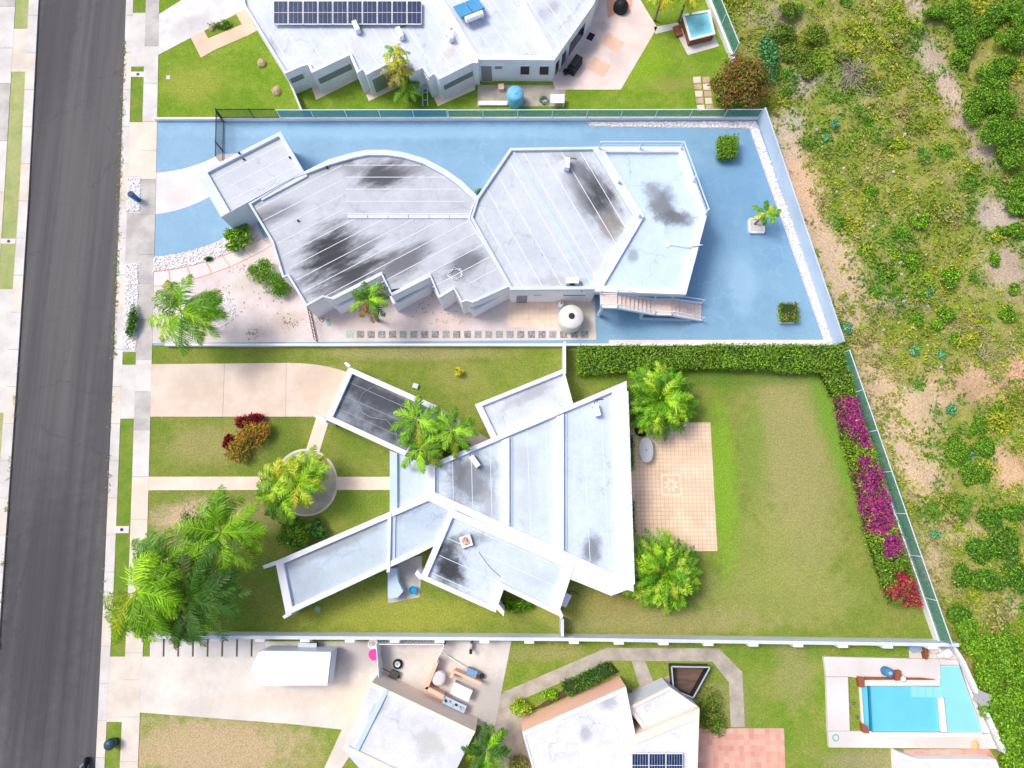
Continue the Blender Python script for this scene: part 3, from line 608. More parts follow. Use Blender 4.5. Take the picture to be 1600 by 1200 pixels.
for (i, u0, u1, z0, z1, sl) in ((2, .1, .9, 1.5, 2.1, 6), (5, .08, .95, 1.25, 1.95, 14), (9, .1, .9, .3, 2.0, 8), (12, .1, .9, 2.1, 2.35, 0), (15, .1, .98, 1.25, 1.9, 14)):
    a, b = PA[i], PA[i+1]; face_item(hA, 'window', a, b, u0, u1, z0, z1, GLASSD if not sl else DOOR, .04, -1, sl)
a, b = PA[17], PA[18]
face_item(hA, 'door', a, b, .1, .23, .12, 2.1, DOOR, .04, -1); face_item(hA, 'window', a, b, .27, .36, 1.7, 2.1, DOOR, .04, -1)
face_item(hA, 'window', a, b, .59, .7, 1.05, 2.1, GLASSD, .04, -1, 5, DARK); face_item(hA, 'window', a, b, .83, .94, 1.05, 2.1, GLASSD, .04, -1, 5, DARK)
a, b = PA[18], PA[19]
for (u0, u1) in ((.06, .14), (.22, .32), (.42, .6), (.62, .8)): face_item(hA, 'window', a, b, u0, u1, .5, 2.1, GLASSD, .04, -1)
for pp in ([(447, 128), (480, 116), (484, 128), (498, 152), (566, 120), (557, 112)], [(556, 112), (568, 108), (585, 156), (576, 158)], [(665, 112), (680, 112), (702, 152), (684, 166)], [(684, 166), (740, 140), (740, 128), (700, 140)]): pass
slab('house_apron', [(462, 143), (485, 132), (494, 156), (562, 122), (576, 158), (640, 128), (664, 122), (684, 166), (742, 140), (742, 100), (600, 90), (480, 100)], CONCP, .115)
# solar array
def solar(label, px0, px1, py0, py1, z, cols, cellm, cells=6):
    c = W((px0+px1)/2, (py0+py1)/2, z); t = thing('solar_array', label, 'solar panels', (c.x, c.y, z-.35))
    for i in range(cols):
        x0 = px0+(px1-px0)*i/cols; x1 = px0+(px1-px0)*(i+1)/cols
        q = WP([(x0+.4, py0), (x1-.4, py0), (x1-.4, py1), (x0+.4, py1)], z)
        p = obj('panel_frame', MB().prism([tuple(v[:2]) for v in q], z-.05, z), WHITEM, t)
        for (f0, f1) in ((.03, .49), (.51, .97)):
            for g in range(cells):
                y0 = py0+(py1-py0)*f0; y1 = py0+(py1-py0)*f1; a0 = x0+.9+(x1-x0-1.8)*g/cells; a1 = x0+.9+(x1-x0-1.8)*(g+1)/cells
                obj('cell_strip', MB().prism([tuple(v[:2]) for v in WP([(a0+.15, y0), (a1-.15, y0), (a1-.15, y1), (a0+.15, y1)], z)], z-.01, z+.006), cellm, p)
    m_ = MB()
    for y in (py0+4, py1-4):
        A = W(px0, y, z); B = W(px1, y, z); m_.bar((A.x, A.y, z-.08), (B.x, B.y, z-.08), .05)
        for i in range(cols+1): x = A.x+(B.x-A.x)*i/cols; m_.bar((x, A.y, z-.37), (x, A.y, z-.06), .05)
    obj('rack', m_, STEEL, t)
CELL = M('solar_cell', S(26, 44, 78), S(34, 56, 92), scale=3, rough=.2, fine=.05, spec=.6)
solar('long row of dark blue solar panels on the top white roof', 427, 659, 1, 38, zA+.38, 10, CELL, 3)
ac_unit('air conditioner just below the solar array, left of three', 557, 43, zA+.03, 2.0); ac_unit('middle air conditioner of three near the solar array', 625, 53, zA+.03, 2.0); ac_unit('air conditioner against the roof ridge right of the solar array', 703, 56, zA+.03, 2.0)
# solar water heater
c = W(738, 24, zA+.4); t = thing('solar_water_heater', 'blue solar water heater with white tank on the top roof', 'water heater', (c.x, c.y, zA+.03)); ang = math.radians(24)
for s in (-.52, .52):
    d = Vector((math.cos(ang), math.sin(ang), 0)); n_ = Vector((-d.y, d.x, 0)); o = Vector((c.x, c.y, zA+.1))+d*s
    m_ = MB(); A = o-n_*.15+Vector((0, 0, .75)); B = o+n_*1.5+Vector((0, 0, 0))
    m_.bar(A, B, .98, .08); obj('collector', m_, M('collector_blue_%d' % int(s*2+2), S(70, 150, 200), S(60, 136, 186), rough=.25, spec=.6), t)
m_ = MB(); o = Vector((c.x, c.y, zA+.75))-n_*.42; m_.tube([o-d*.75, o-d*.7, o+d*.7, o+d*.75], [.16, .24, .24, .16], 14); obj('tank', m_, WHITEM, t)
m_ = MB()
for s in (-.6, .6):
    for k in (-.6, -.2): q = Vector((c.x, c.y, 0))+d*s+n_*k; m_.bar((q.x, q.y, zA+.02), (q.x, q.y, zA+.7), .05)
obj('stand', m_, STEEL, t)
# ---- house on the blue lot
hB = thing('house', 'grey roofed house with curved wall and roof terrace on the blue lot', 'house', W(650, 360, 0))
zB = 2.95; phB = .28
stB = [(597, 272, 44, 26, 0, K1, .9), (515, 262, 31, 13, 20, K2, .7), (545, 258, 13, 18, 20, K2, .7), (430, 330, 44, 15, 25, K2, .85), (520, 400, 57, 44, 50, K1, 1.0), (560, 425, 59, 18, 27, K1, .95), (628, 412, 52, 20, 35, K2, .95), (725, 412, 33, 20, 30, K2, .9), (520, 455, 26, 15, 27, K2, .6), (640, 265, 31, 13, 0, K2, .6), (570, 380, 31, 13, 27, K2, .6), (480, 290, 78, 26, 27, S(190, 192, 198), .6)]
RB = roofmat('roof_left_wing', S(198, 202, 209), S(180, 184, 191), stB, 3.0, pstretch=(.45, 1.7, math.radians(27)))
RB2 = roofmat('roof_garage', S(192, 199, 205), S(204, 208, 213), [(380, 270, 40, 30, 0, S(186, 192, 198), .5)], 3.0)
RBM = roofmat('roof_middle', S(206, 212, 219), S(190, 197, 205), [(925, 305, 34, 60, 34, K1, .95), (905, 270, 20, 26, 30, K2, .8), (955, 350, 22, 26, 30, S(140, 136, 128), .8), (880, 440, 50, 8, 0, K3, .5), (850, 300, 60, 90, 30, S(200, 206, 212), .5), (890, 245, 30, 8, 0, K3, .6)], 3.0, pstretch=(.5, 1.5, math.radians(-58)))
RBT = roofmat('terrace_paint', S(204, 222, 236), S(194, 214, 230), [(1035, 318, 22, 40, 20, K2, .85), (1055, 342, 30, 14, 0, K2, .9), (1020, 300, 12, 16, 0, S(150, 160, 170), .7), (989, 398, 9, 12, 0, S(150, 162, 172), .9)], 3.0)
# garage
rg, Pg, Ig = wing(hB, [(307, 272), (438, 205), (475, 268), (345, 339)], zB, phB, [.28, .3, .02, .75], RB2, WALLB, WALLG)
seamset(rg, [Vector(p) for p in Ig], (307, 272), (438, 205), 1.05, zB, SEAM)
curve = [(475, 268), (513, 249), (552, 238), (573, 234), (605, 234), (632, 238), (665, 248), (697, 265), (722, 283), (746, 306)]
pB = [(388, 318)]+curve+[(737, 330), (734, 342), (797, 447), (739, 473), (728, 470), (721, 473), (709, 452), (686, 466), (672, 433), (612, 463), (596, 430), (521, 468), (505, 464), (478, 479), (449, 431), (441, 434), (424, 378)]
wB = [.12]+[.42]*9+[.1, .12, .12, .2, .12, .12, .12, .2, .12, .25, .12, .25, .12, .15, .16, .12, .16, .16]
wB = wB[:len(pB)]+[.16]*(len(pB)-len(wB))
rb, Pb, Ib = wing(hB, pB, zB-.004, phB-.02, wB, RB, WALLW, WALLG)
IbV = [Vector(p) for p in Ib]
# laps: the south part runs with the bays, the north-east part runs level
sp = [Vector(p[:2]) for p in WP([(395, 320), (535, 252), (540, 336), (735, 342), (785, 440), (612, 455), (524, 460), (480, 470)], zB)]
seamset(rb, sp, (478, 479), (600, 415), 1.05, zB-.004, SEAMG); 
np_ = [Vector(p[:2]) for p in WP([(537, 252), (575, 244), (630, 248), (690, 270), (725, 300), (732, 334), (540, 334)], zB)]
seamset(rb, np_, (540, 334), (732, 334), .95, zB-.004, SEAMG)
for i in range(6):
    x0 = 543+i*32; beam(rb, [(x0, 335.5), (x0+31, 335.5), (x0+31, 341), (x0, 341)], zB, zB+.12, WALLG, 'kerb_block')
beam(rb, [(406, 308), (478, 270), (480, 275), (409, 313)], zB, zB+.2, WALLG, 'kerb_block')
# window hoods below the bays
for (a, b) in (((525, 482), (603, 444)), ((616, 478), (671, 448)), ((687, 469), (709, 457)), ((739, 487), (794, 457)), ((478, 479), (505, 466))):
    A, B = W(a[0], a[1], 1.75), W(b[0], b[1], 1.75); d = Vector((B.x-A.x, B.y-A.y)).normalized(); n_ = Vector((-d.y, d.x))
    hd = obj('window_hood', MB().prism([tuple(Vector(A[:2])), tuple(Vector(B[:2])), tuple(Vector(B[:2])+n_*.9), tuple(Vector(A[:2])+n_*.9)], .1, 1.75), WALLW, hB)
    obj('hood_lip', MB().wall(Vector(A[:2])+n_*.07+d*.01, Vector(B[:2])+n_*.07-d*.01, .12, 1.75, 1.9), WALLB, hd)
    k = 0
    L = (Vector(B[:2])-Vector(A[:2])).length
    while k*1.0+.7 < L:
        q = Vector(A[:2])+d*(.35+k*1.0)+n_*.5; obj('hood_rib', MB().wall(q-n_*.4, q+n_*.38, .06, 1.75, 1.86), WALLG, hd); k += 1
# middle
pm_ = [(746, 306), (797, 231), (936, 229), (1001, 337), (931, 452), (798, 453), (735, 341)]
rm, Pm, Im = wing(hB, pm_, zB+.05, phB, [.2, .2, .5, .5, .25, .2, .15], RBM, WALLW, WALLG)
seamset(rm, [Vector(p) for p in Im], (802, 232), (930, 452), 1.25, zB+.05, SEAM, off=.5)
beam(rm, [(800, 236), (804, 236), (929, 446), (925, 449)], zB+.06, zB+.16, WALLB, 'ridge')
a, b = Pm[4], Pm[5]
face_item(hB, 'door', a, b, .80, .93, .12, 2.1, DOOR, .04, 1); face_item(hB, 'window', a, b, .10, .36, 1.9, 2.15, GLASSD, .04, 1); face_item(hB, 'window', a, b, .64, .72, 1.95, 2.1, GLASSD, .04, 1)
# terrace
pT = [(932, 229), (1067, 229), (1105, 335), (1072, 460), (929, 455), (998, 338)]
rt, PT, IT = wing(hB, pT, zB+.02, .3, [.42, .42, .42, .42, .35, .35], RBT, WALLB, WALLW, zb=2.5)
PTi = inset(PT, [.3, .9, .9, .5, .3, .3]); obj('wall', MB().prism([tuple(p) for p in PTi], 0, 2.5), WALLB, hB)
# railing round the terrace
m_ = MB(); zr = zB+.32
RAIL = M('rail_white', S(214, 230, 240), rough=.4, fine=0)
rl = obj('railing', MB().bar((PT[0].x+.2, PT[0].y-.15, zr+.95), (PT[1].x-.15, PT[1].y-.15, zr+.95), .06).bar((PT[1].x-.15, PT[1].y-.15, zr+.95), (PT[2].x-.15, PT[2].y, zr+.95), .06)
   .bar((PT[0].x+.2, PT[0].y-.15, zr+.5), (PT[1].x-.15, PT[1].y-.15, zr+.5), .025).bar((PT[1].x-.15, PT[1].y-.15, zr+.5), (PT[2].x-.15, PT[2].y, zr+.5), .025), RAIL, hB)
posts = [(PT[0].x+.2, PT[0].y-.15), ((PT[0].x+PT[1].x)/2, PT[0].y-.15), (PT[1].x-.15, PT[1].y-.15), ((PT[1].x+PT[2].x)/2-.15, (PT[1].y+PT[2].y)/2-.1), (PT[2].x-.15, PT[2].y)]
for p in posts: obj('post', MB().bar((p[0], p[1], zr-.03), (p[0], p[1], zr+.97), .1), RAIL, rl)
for (px, py) in ((968, 283), (1000, 336)): q = W(px, py, zB+.6); obj('post', MB().bar((q.x, q.y, zB+.3), (q.x, q.y, zB+.75), .16), WALLB, hB)
# stair
t = thing('staircase', 'straight outdoor stair with pinkish treads down from the roof terrace', 'staircase', W(1020, 490, .1))
A0, A1 = W(938, 459, 3.0), W(938, 480, 3.0); B0, B1 = W(1096, 474, .25), W(1096, 501, .25)
TREAD = M('tread_pink', S(232, 212, 202), S(220, 196, 184), scale=3, fine=.08)
segs = [(0, .15, 3.0)]+[(.15+.37*k/9, .15+.37*(k+1)/9, 3.0-.165*(k+1)) for k in range(9)]+[(.52, .68, 1.515)]+[(.68+.32*k/8, .68+.32*(k+1)/8, 1.515-.165*(k+1)) for k in range(8)]
def lp(a, b, f): return Vector((a.x+(b.x-a.x)*f, a.y+(b.y-a.y)*f))
for (f0, f1, z) in segs:
    obj('landing' if f1-f0 > .1 else 'tread', MB().prism([tuple(lp(A0, B0, f0)), tuple(lp(A0, B0, f1)), tuple(lp(A1, B1, f1)), tuple(lp(A1, B1, f0))], max(.1, z-.2), z), TREAD, t)
for (a, b) in ((A1, B1), (A0, B0)):
    pts = [lp(a, b, f) for f in (0, .15, .52, .68, 1)]; zz = [3.05, 3.05, 1.6, 1.6, .3]; m_ = MB(); h = MB()
    for i in range(4):
        m_.bar((pts[i].x, pts[i].y, zz[i]-.12), (pts[i+1].x, pts[i+1].y, zz[i+1]-.12), .1, .3); h.bar((pts[i].x, pts[i].y, zz[i]+.85), (pts[i+1].x, pts[i+1].y, zz[i+1]+.85), .05)
    obj('stringer', m_, RAIL, t); hr = obj('handrail', h, RAIL, t)
    for i in range(5): obj('post', MB().bar((pts[i].x, pts[i].y, max(.1, zz[i]-.1)), (pts[i].x, pts[i].y, zz[i]+.87), .08), RAIL, hr)
q = lp(A1, B1, .03); obj('column', MB().tube([(q.x, q.y+.2, .08), (q.x, q.y+.2, 2.8)], .14, 12), RAIL, t)
q = lp(A1, B1, .42); q2 = lp(A1, B1, .9); q3 = lp(A0, B0, .42); obj('support_wall', MB().wall(q, q2, .12, .1, .45).wall(q, q3, .15, .1, 1.7), WALLB, t)
# roof items
ac_unit('air conditioner beside the black stain near the roof terrace', 886, 257, zB+.08, 1.5, .8, .35, .65); ac_unit('air conditioner above the cistern on the south roof edge', 894, 440, zB+.08, 0, .9, .4, .6)
c = W(1043, 382, zB+.1); t = thing('roof_pole', 'white pole lying across the roof terrace with round disc base', 'pole', (c.x, c.y, zB+.05))
e = W(1098, 383, zB+.45); obj('disc', MB().lathe((c.x, c.y, zB+.045), [(.22, 0), (.22, .06), (.1, .1)], 18), WHITEM, t)
obj('pole', MB().tube([(c.x, c.y, zB+.12), ((c.x+e.x)/2, e.y, zB+.3), (e.x-.7, e.y, zB+.42), (e.x, e.y, zB+.48)], [.03, .04, .12, .02], 8), WHITEM, t)
c = W(712, 428, zB+.06); t = thing('cable_coil', 'loose coil of white cable on the left grey roof', 'cable', (c.x, c.y, zB+.03)); m_ = MB(); m_.tube([(c.x+(.5+.12*math.sin(k*1.7))*math.cos(k*.6), c.y+.4*math.sin(k*.6)+.1*math.cos(k*2.1), zB+.045+.002*k) for k in range(34)], .018, 5); obj('cable', m_, WHITEM, t)
c = W(616, 456, zB+.1); tag(obj('tarp', MB().add([(c.x-.35, c.y-.3, zB+.03), (c.x+.1, c.y-.28, zB+.08), (c.x+.5, c.y+.3, zB+.04), (c.x-.1, c.y+.2, zB+.12), (c.x-.3, c.y+.05, zB+.06)], [(0, 1, 2, 3, 4)]), BLACK), 'small black tarp on the roof edge beside the palm', 'tarp')
for (px, py, lb) in ((325, 281, 'at the front end of the garage roof'), (376, 242, 'on the garage north parapet'), (381, 249, 'just inside the garage north parapet'), (453, 246, 'by the garage east parapet'), (511, 262, 'where the curved parapet begins'), (466, 345, 'on the open deck of the left roof')):
    c = W(px, py, zB+.1); tag(obj('roof_drain', MB().lathe((c.x, c.y, zB+.02 if px != 376 else zB+.28), [(.07, 0), (.07, .12), (.09, .14), (.03, .18)], 8), DARK), 'small dark vent pipe '+lb, 'vent pipe', 'dark vent pipes on the curved house')
# cistern
c = W(893, 494, 1.7); t = thing('cistern', 'round white water cistern with black hatch beside the tile terrace', 'cistern', (c.x, c.y, .12))
obj('tank', MB().lathe((c.x, c.y, .115), [(.9, 0), (.92, .1), (.92, 1.4), (.86, 1.52), (.3, 1.62), (.2, 1.63)], 36), M('cistern_white', S(232, 226, 220), S(222, 214, 206), fine=.04), t, True)
obj('hatch', MB().lathe((c.x, c.y, 1.74), [(.23, 0), (.23, .05), (.17, .07)], 16), DARK, t)
c = W(877, 474, .8); t = thing('pressure_tank', 'small white pressure tank with red cap behind the cistern', 'tank', (c.x, c.y, .12)); obj('tank', MB().lathe((c.x, c.y, .115), [(.16, 0), (.22, .1), (.22, .6), (.1, .75)], 14), WHITEM, t, True); obj('cap', MB().lathe((c.x, c.y, .86), [(.07, 0), (.07, .05), (.03, .06)], 10), M('red', S(210, 90, 80)), t)
# ---- centre house
hC = thing('house', 'white X-shaped house with stepped flat roofs and wide parapets in the centre', 'house', W(760, 780, 0))
WP_ = M('parapet_white', S(234, 233, 238), S(220, 220, 228), scale=.5, fine=.03, rough=.7)
RC = roofmat('roof_pale_blue', S(206, 219, 230), S(194, 208, 220), [(735, 750, 40, 34, 60, K2, .8), (715, 735, 14, 22, 0, K2, .7), (765, 790, 14, 30, 0, K3, .7), (822, 720, 22, 24, 0, S(186, 192, 198), .8), (925, 860, 14, 24, 0, K2, .8), (825, 780, 14, 40, 0, S(186, 192, 200), .5), (835, 665, 22, 10, 20, S(190, 192, 196), .6)], 3.2, stretch=(1, .25, 0))
RCW = roofmat('roof_sw_wing', S(196, 210, 222), S(176, 192, 206), [(500, 862, 110, 9, 23, S(150, 158, 160), .85), (480, 915, 30, 30, 20, S(164, 176, 186), .6), (570, 880, 60, 20, 23, S(178, 192, 196), .6)], 2.9, stretch=(.25, 1, -.4))
RCS = roofmat('roof_s_wing', S(206, 218, 229), S(196, 208, 220), [(702, 890, 22, 34, 25, K1, 1.0), (725, 845, 34, 12, 10, K2, .75), (700, 870, 16, 20, 0, K1, .8), (850, 905, 30, 14, 0, S(184, 192, 198), .6)], 2.9)
RCN = roofmat('roof_carport', S(136, 144, 152), S(84, 90, 98), [(590, 620, 60, 20, -28, S(62, 66, 74), .85), (610, 665, 40, 14, -28, S(60, 64, 72), .8), (640, 640, 26, 10, -28, S(56, 60, 66), .8), (612, 606, 60, 6, -27, S(176, 178, 180), .8), (525, 650, 26, 10, -30, S(150, 160, 168), .6)], 2.9, scale=1.5)
RCE = roofmat('roof_ne_wing', S(214, 220, 226), S(198, 204, 212), [(830, 615, 40, 10, 25, K3, .7)], 2.9, scale=1.0)
rn, Pn, In = wing(hC, [(545, 573), (683, 634), (632, 712), (508, 655)], 2.6, .3, [.36, .08, .36, .42], RCN, WALLW, WP_)
seamset(rn, [Vector(p) for p in In], (545, 573), (683, 634), 1.0, 2.6, M('seam_dark', S(140, 146, 152), fine=.1))
beam(hC, [(537, 567), (541, 565.5), (548, 571), (545, 576)], 0, 2.9, WP_, 'fin_wall'); beam(hC, [(490, 646), (492, 652), (509, 660), (510, 654)], 0, 2.88, WP_, 'fin_wall')
wing(hC, [(609, 704), (632, 712), (672, 730), (672, 782), (609, 805)], 2.55, .3, [.01, .01, .01, .01, .5], RC, WALLW, WALLB)
wing(hC, [(742, 632), (881, 576), (897, 636), (772, 695)], 2.6, .3, [.28, .16, .01, .42], RCE, WALLW, WP_)
wing(hC, [(430, 877), (668, 774), (712, 795), (684, 850), (655, 865), (447, 962)], 2.6, .3, [.36, .3, .12, .12, .36, .5], RCW, WALLW, WP_)
beam(hC, [(410, 884), (412, 889), (431, 882), (431, 876)], 0, 2.88, WP_, 'fin_wall'); beam(hC, [(441, 963), (444, 967), (456, 960), (452, 955)], 0, 2.87, WP_, 'fin_wall')
beam(hC, [(606, 803), (611, 801), (609, 893), (604, 895)], 2.5, 2.96, WP_, 'beam'); beam(hC, [(611.5, 806), (618, 804), (617, 880), (611.5, 884)], 2.5, 2.74, WALLB, 'beam')
rs, Ps, Is = wing(hC, [(703, 794), (899, 880), (872, 962), (787, 921), (774, 957), (656, 904)], 2.62, .3, [.5, .55, .32, .45, .32, .42], RCS, WALLW, WP_)
beam(hC, [(648, 897), (652, 890), (660, 900), (656, 906)], 0, 2.9, WP_, 'fin_wall'); beam(hC, [(774, 950), (779, 944), (788, 955), (787, 963)], 0, 2.9, WP_, 'fin_wall'); beam(hC, [(868, 957), (875, 950), (880, 962), (878, 968)], 0, 2.89, WP_, 'fin_wall')
beam(hC, [(895, 868), (891, 905), (955, 931), (980, 921.5), (991, 925), (984, 905), (940, 880)], 0, 2.86, WP_, 'side_block')
rc, Pc, Ic = wing(hC, [(668, 727), (979, 595), (990, 923), (668, 777)], 2.95, .32, [.32, 1.05, .5, .5], RC, WALLW, WP_)
for (x0, x1, ya, yb) in ((784, 796, 688, 817), (869, 881, 651, 856)):
    beam(rc, [(x0, ya), (x1, ya-4.5), (x1, yb+4.5), (x0, yb)], 2.95, 3.26, WP_, 'cross_parapet'); beam(rc, [(x1+.3, ya-3), (x1+5, ya-5), (x1+5, yb+6), (x1+.3, yb+4)], 2.95, 3.05, WALLB, 'shade_strip')  # low pale blue strips stand in for the bluish shade right of each parapet
beam(rc, [(679, 731), (684, 729), (684, 773), (679, 771)], 2.95, 3.05, WALLB, 'shade_strip')  # the same modelled shade beside the west parapet
for k in range(17):      # tiles on the broad east parapet
    y = 612+k*17.8; xl = 961.5+(y-605)*.0345; beam(rc, [(xl+.3, y), (xl+20, y-1), (xl+20.5, y+16.2), (xl+.8, y+17)], 3.27, 3.285, WP_, 'coping_tile')
seamset(rc, [Vector(p) for p in Ic], (700, 700), (701.5, 780), 1.3, 2.95, M('seam_pale_blue', S(214, 226, 236), fine=.05), .04, .3)
seamset(rs, [Vector(p) for p in Is], (703, 794), (899, 880), 1.25, 2.62, MATS['seam_pale_blue'], .04, .6)
ac_unit('air conditioner with black hose on the stained middle roof', 742, 721, 2.98, 2.2); ac_unit('air conditioner with black hose near the big white parapet corner', 932, 641, 2.98, 1.8)
c = W(728, 846, 3.1); t = thing('roof_exhaust', 'white square roof fan with rusty blades on the south wing', 'exhaust fan', (c.x, c.y, 2.65)); obj('housing', MB().box((c.x, c.y, 2.64), .75, .75, .35, .3), WHITEM, t); obj('fan', MB().lathe((c.x, c.y, 2.99), [(.28, 0), (.28, .03), (.1, .05)], 16), M('rust', S(140, 84, 70), S(220, 190, 176), scale=6, contrast=(.45, .55)), t)
ac_unit('air conditioner hung on the outer wall of the south wing', 884, 937, .12, 1.1, .9, .4, .75)
c = W(882, 938, 1.0)
obj('buttress', MB().prism([tuple(p[:2]) for p in WP([(606, 888), (619, 888), (622, 908), (630, 924), (621, 934), (606, 935)], 1.0)], 0, 1.0), WALLB, hC)
c = W(645, 922, .5); t = thing('bucket', 'bright blue bucket on the concrete pad by the south wing', 'bucket', (c.x, c.y, .12)); obj('shell', MB().lathe((c.x, c.y, .118), [(.2, 0), (.26, .4), (.28, .42), (.25, .42), (.2, .3)], 16), M('bucket_blue', S(40, 150, 196)), t)
c = W(732, 697, .3); t = thing('drain_pot', 'small dark round pot in the courtyard between the roofs', 'pot', (c.x, c.y, .12)); obj('bowl', MB().lathe((c.x, c.y, .118), [(.12, 0), (.18, .2), (.16, .24), (.1, .2)], 14), DARK, t)
m_ = MB(); pts = [(590, 590), (600, 600), (582, 604), (566, 615), (560, 630), (566, 645), (580, 652), (604, 656), (618, 672), (622, 695)]
m_.tube([tuple(W(a, b, 2.66)) for a, b in pts], .012, 5); tag(obj('cable', m_, STEEL), 'thin pale cable looping over the dark carport roof', 'cable')
m_ = MB(); m_.tube([tuple(W(a, b, 2.68)) for a, b in ((748, 862), (757, 875), (766, 887), (782, 901))], .015, 5); tag(obj('cable', m_, DARK), 'straight dark cable on the south wing roof', 'cable')
# ---- bottom left house
hD = thing('house', 'white garage roof with beige walls at the bottom centre', 'house', W(640, 1130, 0))
RD = roofmat('roof_white_worn', S(224, 225, 232), S(206, 208, 216), [(670, 1162, 20, 22, 0, S(190, 190, 184), .9), (590, 1110, 8, 20, -30, K3, .8), (640, 1100, 30, 16, 0, S(220, 220, 226), .5), (690, 1140, 30, 8, -25, S(206, 206, 212), .5)], 3.0)
wing(hD, [(581, 1066), (743, 1143), (705, 1220), (640, 1290), (535, 1172)], 2.9, .1, [.3, .01, .01, .01, .01], RD, BEIGE, M('parapet_cream', S(240, 224, 206), fine=.02))
beam(hD, [(600, 1078), (608, 1078), (560, 1174), (552, 1172)], 2.9, 3.05, WALLB, 'parapet')
beam(hD, [(535, 1171), (544, 1166), (640, 1212), (630, 1220)], 0, 3.1, BEIGE, 'parapet')
# ---- bottom centre house
hE = thing('house', 'white house with peach north wall and solar panels at the bottom', 'house', W(950, 1160, 0))
RE = roofmat('roof_white_bright', S(226, 227, 234), S(212, 214, 222), [(915, 1147, 8, 12, 0, K3, .7), (950, 1096, 12, 12, 0, K3, .7), (890, 1180, 20, 6, 10, S(206, 206, 210), .7), (1040, 1140, 24, 6, 30, S(206, 206, 212), .6), (975, 1140, 20, 14, 0, S(220, 220, 228), .5)], 3.0)
wing(hE, [(816, 1144), (978, 1073), (993, 1149), (1000, 1240), (860, 1300)], 2.9, .1, [.25, .12, .01, .01, .12], RE, PEACH, WALLW)
wing(hE, [(990, 1150), (1093, 1107), (1087, 1290), (880, 1290), (870, 1206)], 2.95, .12, [.5, .1, .01, .01, .01], RE, BEIGE, M('parapet_sand', S(238, 224, 204), fine=.02))
wing(hE, [(980, 1106), (1046, 1073), (1093, 1106), (1010, 1146)], 2.3, .15, [.2, .1, .2, .25], RE, WALLG, BEIGE)
obj('courtyard_wall', MB().prism([tuple(p[:2]) for p in WP([(968, 1085), (992, 1148), (1010, 1146), (990, 1100)], .4)], 0, .4), BEIGE, hE)
solar('block of dark gridded solar panels on the bottom white roof', 987, 1067, 1177, 1215, 3.3, 3, CELL, 6)
c = W(845, 1182, .4); tag(obj('equipment_mat', MB().box((c.x, c.y, .11), 1.1, .8, .5, .4), BLACK), 'black equipment box against the bottom white house', 'box')
# ---- bottom right building
hF = thing('pool_house', 'white flat roofed pool house cut by the lower right edge', 'building', W(1480, 1195, 0))
wing(hF, [(1404, 1176), (1432, 1186), (1556, 1187), (1600, 1290), (1410, 1290)], 0.95, .12, [.15, .15, .1, .01, .1], RE, WALLW, WALLW)
slab('brick_court', [(1412, 1171), (1545, 1170), (1566, 1200), (1412, 1200)], TILED, .12)
# ---------------------------------------------------------------- walls and fences
def bwall(label, pts, w, h, mat, name='boundary_wall', hs=None):
    t = thing(name, label, 'wall', W(pts[0][0], pts[0][1], 0))
    G = [W(p[0], p[1], .1) for p in pts]; m_ = MB()
    for a, b in zip(G, G[1:]):
        o = obj('wall_panel', MB().wall(a, b, w, -.05, h), mat, t)
    return t, G
def fence(label, pts, z0, z1, step, matm, name='mesh_fence', rail=.05, postm=None, meshname='mesh_panel'):
    t = thing(name, label, 'fence', W(pts[0][0], pts[0][1], z0)); G = [W(p[0], p[1], .1) for p in pts]
    for a, b in zip(G, G[1:]):
        L = (b-a).length; k = max(1, round(L/step))
        obj('top_rail', MB().bar((a.x, a.y, z1), (b.x, b.y, z1), rail), postm or RAIL, t)
        for i in range(k+1):
            p = a+(b-a)*(i/k); obj('post', MB().bar((p.x, p.y, z0-.02), (p.x, p.y, z1+.04), rail*1.1), postm or RAIL, t)
            if i < k and matm:
                q = a+(b-a)*((i+1)/k); obj(meshname, MB().wall(p, q, .012, z0+.03, z1-.03), matm, t)
    return t
bwall('low white wall between the top lawn and the blue drive', [(244, 188.5), (1184, 186.5)], .16, .45, WALLW)
fence('teal mesh fence on the wall behind the top house', [(441, 188), (700, 187.5)], .45, 1.55, 2.8, TEALB); fence('green mesh fence on the wall right of the water tank', [(702, 187.5), (1182, 186.5)], .45, 1.5, 2.8, TEALF)
def picket(label, pts, z0, z1, gap=.14):
    t = thing('iron_fence', label, 'fence', W(pts[0][0], pts[0][1], z0)); G = [W(p[0], p[1], .1) for p in pts]
    for a, b in zip(G, G[1:]):
        L = (b-a).length; k = int(L/gap)
        for z in (z0+.1, z1-.05): obj('rail', MB().bar((a.x, a.y, z), (b.x, b.y, z), .05), DARK, t)
        for i in range(k+1): p = a+(b-a)*(i/k); obj('picket', MB().bar((p.x, p.y, z0-.02), (p.x, p.y, z1+.06), .03 if i % 18 else .07), DARK, t)
picket('black iron picket fence on the wall above the blue drive', [(350, 188.3), (439, 188)], .45, 1.7); picket('black iron gate across the blue drive beside the garage', [(350, 191), (349, 258)], .12, 1.6)
bwall('tall pale blue wall at the rear of the blue yard', [(1184, 186), (1303, 541)], .1, 1.75, WALLB, 'retaining_wall')
bwall('low white wall between the sand yard and the centre lawn', [(262, 540.5), (1302, 540.5)], .16, .55, WALLW)
bwall('white garden wall from the small wing up to the boundary', [(880, 541), (880, 590)], .18, 1.6, WP_, 'garden_wall'); bwall('white garden wall from the south wing down to the boundary', [(876.5, 962), (876.5, 988)], .18, 1.6, WALLG, 'garden_wall')
t, G = bwall('long pale grey wall with white pilasters under the centre lawn', [(232, 988.5), (480, 990), (880, 992.5), (1478, 1001)], .22, 1.55, WALLG)
